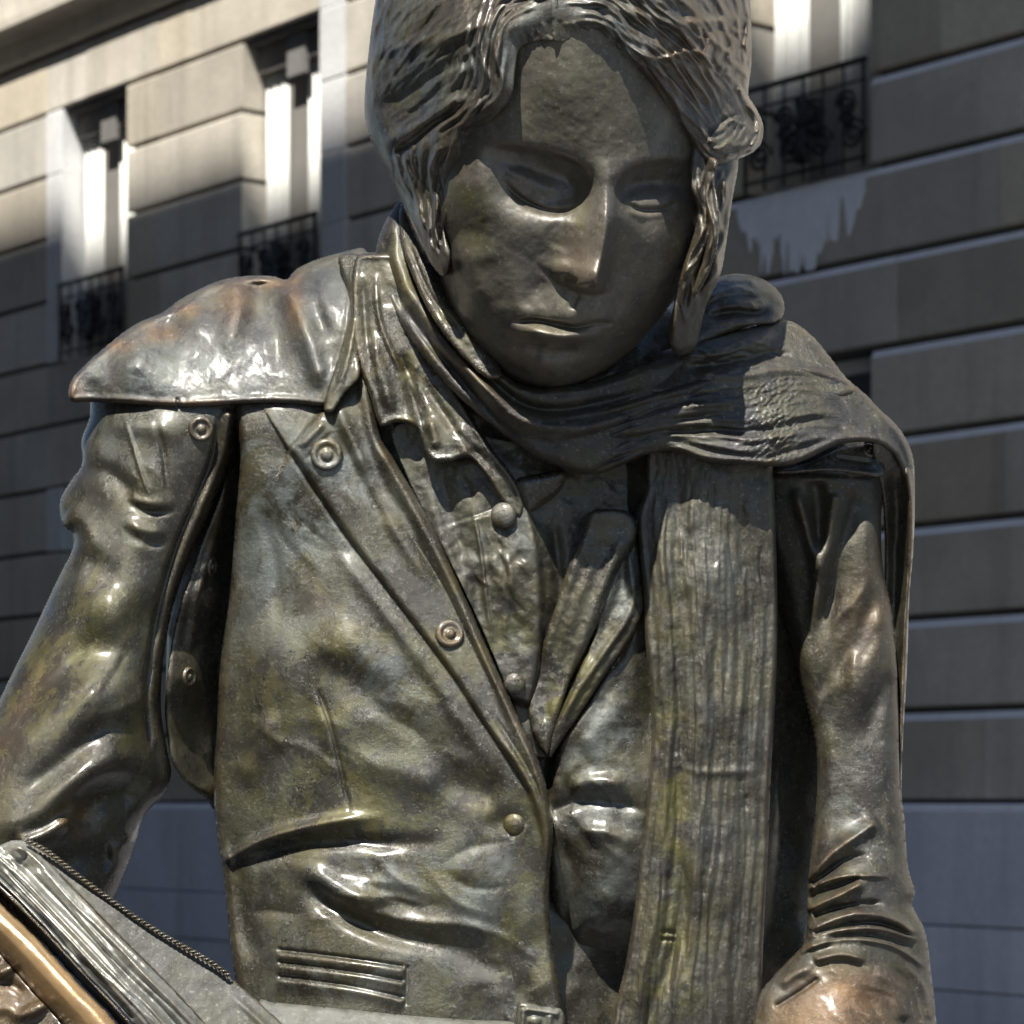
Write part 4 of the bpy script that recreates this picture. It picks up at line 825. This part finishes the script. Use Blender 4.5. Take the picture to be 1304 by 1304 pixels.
# placket with its double edge
edge = [(300, 520), (290, 585), (266, 645), (243, 702), (224, 765), (212, 830), (206, 900), (212, 960)]
l1.r([(p[0] - 7, p[1]) for p in edge], 7, 12, .02, .05); l1.r([(p[0] - 20, p[1] - 2) for p in edge], 4, -8, .1, .05)
l1.r([(158, 530), (170, 570), (186, 620), (200, 650)], 2.6, 4, .2, .4); l1.r([(196, 530), (208, 575), (214, 640)], 4, -4, .3, .4); l1.r([(120, 548), (150, 540), (200, 545), (240, 560)], 16, 8, .3, .3)
l1.r([(150, 622), (185, 640), (225, 640)], 7, 5, .4, .4); l1.r([(156, 636), (190, 652), (230, 650)], 5, -5, .4, .4); l1.r([(150, 656), (188, 676), (222, 676)], 7, 5, .4, .4); l1.r([(156, 676), (190, 692), (220, 690)], 6, -4, .4, .4)
l1.r([(92, 600), (130, 600), (160, 620), (172, 650)], 12, -9); l1.r([(82, 650), (110, 680), (130, 720)], 16, 8, .1, .4); l1.r([(90, 700), (120, 720), (170, 770), (200, 830)], 22, -10, .2, .4)
l1.r([(30, 850), (80, 800), (150, 770), (210, 760)], 26, 9, .3, .3); l1.r([(0, 930), (60, 870), (120, 830), (190, 830)], 20, -9, .3, .3); l1.r([(-20, 980), (50, 930), (120, 880), (190, 880)], 24, 12, .3, .3)
l1.r([(10, 1020), (70, 980), (130, 930), (180, 930)], 16, -14, .3, .3); l1.r([(-30, 1060), (40, 1040), (90, 1000), (150, 970), (200, 990)], 18, 14, .2, .3)
l1.r([(90, 1060), (120, 1020), (160, 1010), (190, 1020)], 22, -30, .2, .3); l1.r([(20, 1076), (60, 1062), (90, 1040), (100, 1010)], 9, 16, .1, .3); l1.r([(60, 1110), (110, 1090), (150, 1100)], 20, -16, .3, .2); l1.r([(134, 1086), (160, 1076), (172, 1060)], 10, 10)
l1.crumple(110, 860, 80, 120, 18, 132, 12, (60, 150), (6, 14), (1.5, 4), 17); l1.crumple(170, 620, 60, 60, 6, 70, 20, (30, 70), (4, 9), (1, 2.5), 18); l1.n(80, 5, 2, 21); l1.n(12, 0.4, 3, 22); l1.rim(28, 40)
l1.wear(60, 860, 60, 90, .7, 1, 30); l1.wear(180, 900, 40, 90, .5, 1); l1.wear(20, 920, 18, 90, .25, 0, 30); l1.wear(130, 740, 50, 60, .4, 1); l1.wear(95, 1040, 20, 20, .6, 0); l1.wear(150, 560, 50, 30, .3, 2)
l1.build('sleeve', M['coat'], ST, 24, 170, 100)
lathe('button', l1, 256, 546, STUD(15), M['coat'], ST, lift=1, att=(.2, .1, .2)); 
# strip of lining between sleeve and front
ln = Sheet([(300, 540), (316, 560), (314, 620), (306, 700), (296, 780), (286, 860), (282, 940), (272, 1014), (250, 1008), (232, 992), (218, 966), (210, 900), (222, 800), (250, 710), (284, 620)], [(284, 620, -22), (250, 710, -24), (224, 800, -26), (212, 900, -34), (222, 965, -50), (312, 600, -110), (306, 700, -125), (292, 800, -130), (282, 900, -130), (270, 1005, -110), (262, 760, -40), (244, 870, -48)], step=2)
ln.r([(296, 590), (276, 680), (252, 760), (240, 850)], 6, 8); ln.n(40, 5); ln.rim(8, 10); ln.build('lining', M['coat'], ST, 10, 6, 10)
lathe('button', ln, 269, 722, STUD(12), M['coat'], ST); lathe('button', ln, 240, 862, STUD(12), M['coat'], ST)

# ---- short cape over the near shoulder, its hem standing clear of the coat
cp = Sheet([(87, 500), (92, 482), (108, 464), (136, 440), (170, 414), (206, 398), (228, 382), (262, 364), (292, 354), (322, 351), (350, 352), (364, 356), (378, 342), (404, 330), (432, 322), (462, 316), (470, 330), (452, 380), (446, 420), (432, 470), (420, 505), (413, 517), (380, 514), (330, 513), (280, 516), (220, 518), (160, 514), (110, 512), (92, 512)],
    [(92, 495, -10), (140, 445, -20), (210, 405, -50), (290, 360, -80), (360, 360, -70), (440, 325, -50), (120, 508, -10), (200, 512, 28), (300, 510, 34), (400, 512, 44), (250, 450, 4), (350, 440, 8), (430, 440, 36), (160, 470, 18), (300, 405, -20), (400, 380, 0)], step=1.6)
cp.r([(296, 356), (302, 385), (296, 420), (280, 460)], 14, 11, .1, .4); cp.r([(330, 356), (330, 400), (320, 440)], 16, -10, .1, .4); cp.r([(362, 360), (376, 392), (390, 430), (404, 470), (410, 500)], 12, 14, .1, .2); cp.r([(350, 380), (352, 430), (360, 480)], 16, -8, .2, .3)
cp.r([(395, 350), (404, 390), (418, 440)], 10, -9); cp.r([(236, 384), (250, 410), (250, 440)], 16, 9, .1, .4); cp.r([(206, 402), (216, 430), (210, 460)], 12, -7); cp.r([(160, 424), (176, 450), (170, 480)], 14, 6); cp.r([(330, 366), (380, 376), (420, 372)], 12, 6)
cp.b(120, 478, 12, 10, 5); cp.r([(226, 506), (226, 518)], 2, -4, .1, .1)
cp.n(44, 6, 2, 25); cp.n(10, 0.8, 3, 26); cp.n(5, .35, 2, 27); cp.rim(9, 10); cp.hem(4.5, 3.0, 5)
for x, y, rx, ry in ((205, 425, 26, 12), (300, 385, 22, 34), (375, 385, 12, 36), (92, 498, 16, 16), (150, 440, 20, 10), (240, 395, 16, 10), (350, 362, 24, 8)): cp.wear(x, y, rx, ry, .55, 0)
cp.wear(260, 470, 140, 30, .55, 2); cp.wear(200, 514, 130, 5, .5, 0)
cp.build('cape', M['cape'], ST, 10, 4, 12)

# ---- the open book on the statue's lap, and the rubbed rolled cover along its near side
BK = empty('book', (0, 0, 0)); BK.parent = ST; BK['label'] = 'open bronze book with ridged page edges and a corded binding'
pg = Sheet([(-70, 1050), (-10, 1078), (16, 1070), (36, 1074), (90, 1128), (150, 1190), (206, 1246), (262, 1306), (340, 1400), (240, 1400), (172, 1306), (110, 1240), (50, 1174), (0, 1124), (-70, 1064)], [(-60, 1060, 120), (20, 1080, 130), (260, 1310, 190), (160, 1290, 200), (10, 1120, 140), (300, 1390, 200)], step=1.6)
pg.strands([(-60, 1062), (4, 1122), (110, 1236), (172, 1304), (240, 1392)], [(-10, 1080), (34, 1078), (150, 1194), (260, 1306), (335, 1392)], 16, 3.6, 4.6, 1.6, 61, 1.5, .02, .02)
pg.ball(20, 1086, 13, 11, 7); pg.n(20, 1.5); pg.rim(6, 8); pg.wear(120, 1200, 200, 160, .35, 2); pg.build('page_block', M['page_edge'], BK, 12, 20, 20)
pf = Sheet([(34, 1073), (60, 1086), (115, 1128), (192, 1182), (268, 1226), (300, 1250), (340, 1285), (400, 1345), (440, 1400), (330, 1400), (262, 1308), (206, 1248), (150, 1192), (90, 1130)], [(40, 1078, 126), (268, 1228, 150), (260, 1304, 184), (400, 1380, 200), (150, 1150, 140)], step=1.8)
pf.n(50, 2); pf.n(14, .8); pf.r([(290, 1262), (350, 1320), (400, 1380)], 5, 4); pf.rim(4, 5); pf.build('page', M['page_grey'], BK, 10, 4, 10)
p2 = Sheet([(330, 1274), (345, 1276), (430, 1284), (520, 1293), (600, 1299), (656, 1303), (664, 1330), (664, 1400), (320, 1400)], [(340, 1276, 88), (660, 1300, 110), (500, 1390, 190)], step=3); p2.n(60, 2); p2.rim(4, 5); p2.build('page', M['page'], BK, 8, 3, 10)
cd = Sheet([(-70, 1066), (0, 1126), (52, 1178), (112, 1244), (172, 1308), (236, 1400), (216, 1400), (152, 1306), (96, 1246), (40, 1186), (0, 1148), (-70, 1088)], [(-60, 1080, 116), (100, 1240, 180), (220, 1390, 190)], step=1.6)
cd.r([(-60, 1074), (0, 1132), (52, 1184), (112, 1248), (168, 1310), (228, 1395)], 2.6, 7, .01, .01); cd.r([(-60, 1084), (0, 1141), (44, 1184), (100, 1246), (158, 1306), (220, 1395)], 2.2, -6, .01, .01); cd.rim(3, 4); cd.build('cover', M['coat'], BK, 8, 3, 8)
rc = Sheet([(-80, 1078), (-40, 1110), (0, 1150), (40, 1188), (96, 1248), (150, 1306), (210, 1400), (150, 1400), (78, 1306), (40, 1264), (0, 1219), (-40, 1180), (-80, 1150)], [(-60, 1110, 170), (0, 1184, 200), (100, 1290, 240), (180, 1390, 260)], step=1.6)
rc.rim(34, 40); rc.n(50, 2); rc.wear(60, 1250, 200, 200, .95, 0); rc.build('rolled_edge', M['rubbed'], BK, 20, 30, 30)
hb = Sheet([(-80, 1150), (-30, 1180), (6, 1222), (44, 1266), (82, 1310), (120, 1400), (-80, 1400)], [(-60, 1200, 160), (40, 1290, 205), (0, 1390, 220)], step=1.8)
hb.b(6, 1236, 16, 7, 12, -25, 1.4); hb.b(42, 1286, 22, 9, 15, -28, 1.4); hb.r([(-20, 1250), (14, 1254), (34, 1270)], 6, -6); hb.r([(-30, 1290), (10, 1284), (24, 1300)], 8, 6); hb.n(50, 3); hb.wear(0, 1260, 90, 60, .4, 0)
hb.build('finger', M['coat'], ST, 20, 30, 30)
# corded binding: twisted cord along the top of the page
cord = spline([(34, 1071), (60, 1084), (115, 1127), (192, 1181), (268, 1225), (292, 1243)], 1.6); nC = len(cord); k = 8
dep = np.interp(cord[:, 0], [34, 268, 300], [134, 158, 162]); T_ = np.gradient(cord, axis=0); T_ /= np.linalg.norm(T_, axis=1)[:, None]
for ph in (0.0, math.pi):
    arc = np.arange(nC) * 1.6; th = arc / 2.1 + ph
    cx = cord[:, 0] - T_[:, 1] * 1.7 * np.cos(th); cy = cord[:, 1] + T_[:, 0] * 1.7 * np.cos(th); cz = dep + 1.7 * np.sin(th)
    rows = []
    for i in range(k):
        a = 2 * math.pi * i / k; rows.append(np.stack([cx - T_[:, 1] * 2.1 * math.cos(a), cy + T_[:, 0] * 2.1 * math.cos(a), cz + 2.1 * math.sin(a)], -1))
    V = np.stack(rows, 1).reshape(-1, 3); Fq = [(i * k + j, i * k + (j + 1) % k, (i + 1) * k + (j + 1) % k, (i + 1) * k + j) for i in range(nC - 1) for j in range(k)]
    mesh_np('cord', W(V[:, 0], V[:, 1], V[:, 2]), Fq, M['coat'], BK, True, np.tile([0.1, 0, .2, 1], (len(V), 1)))
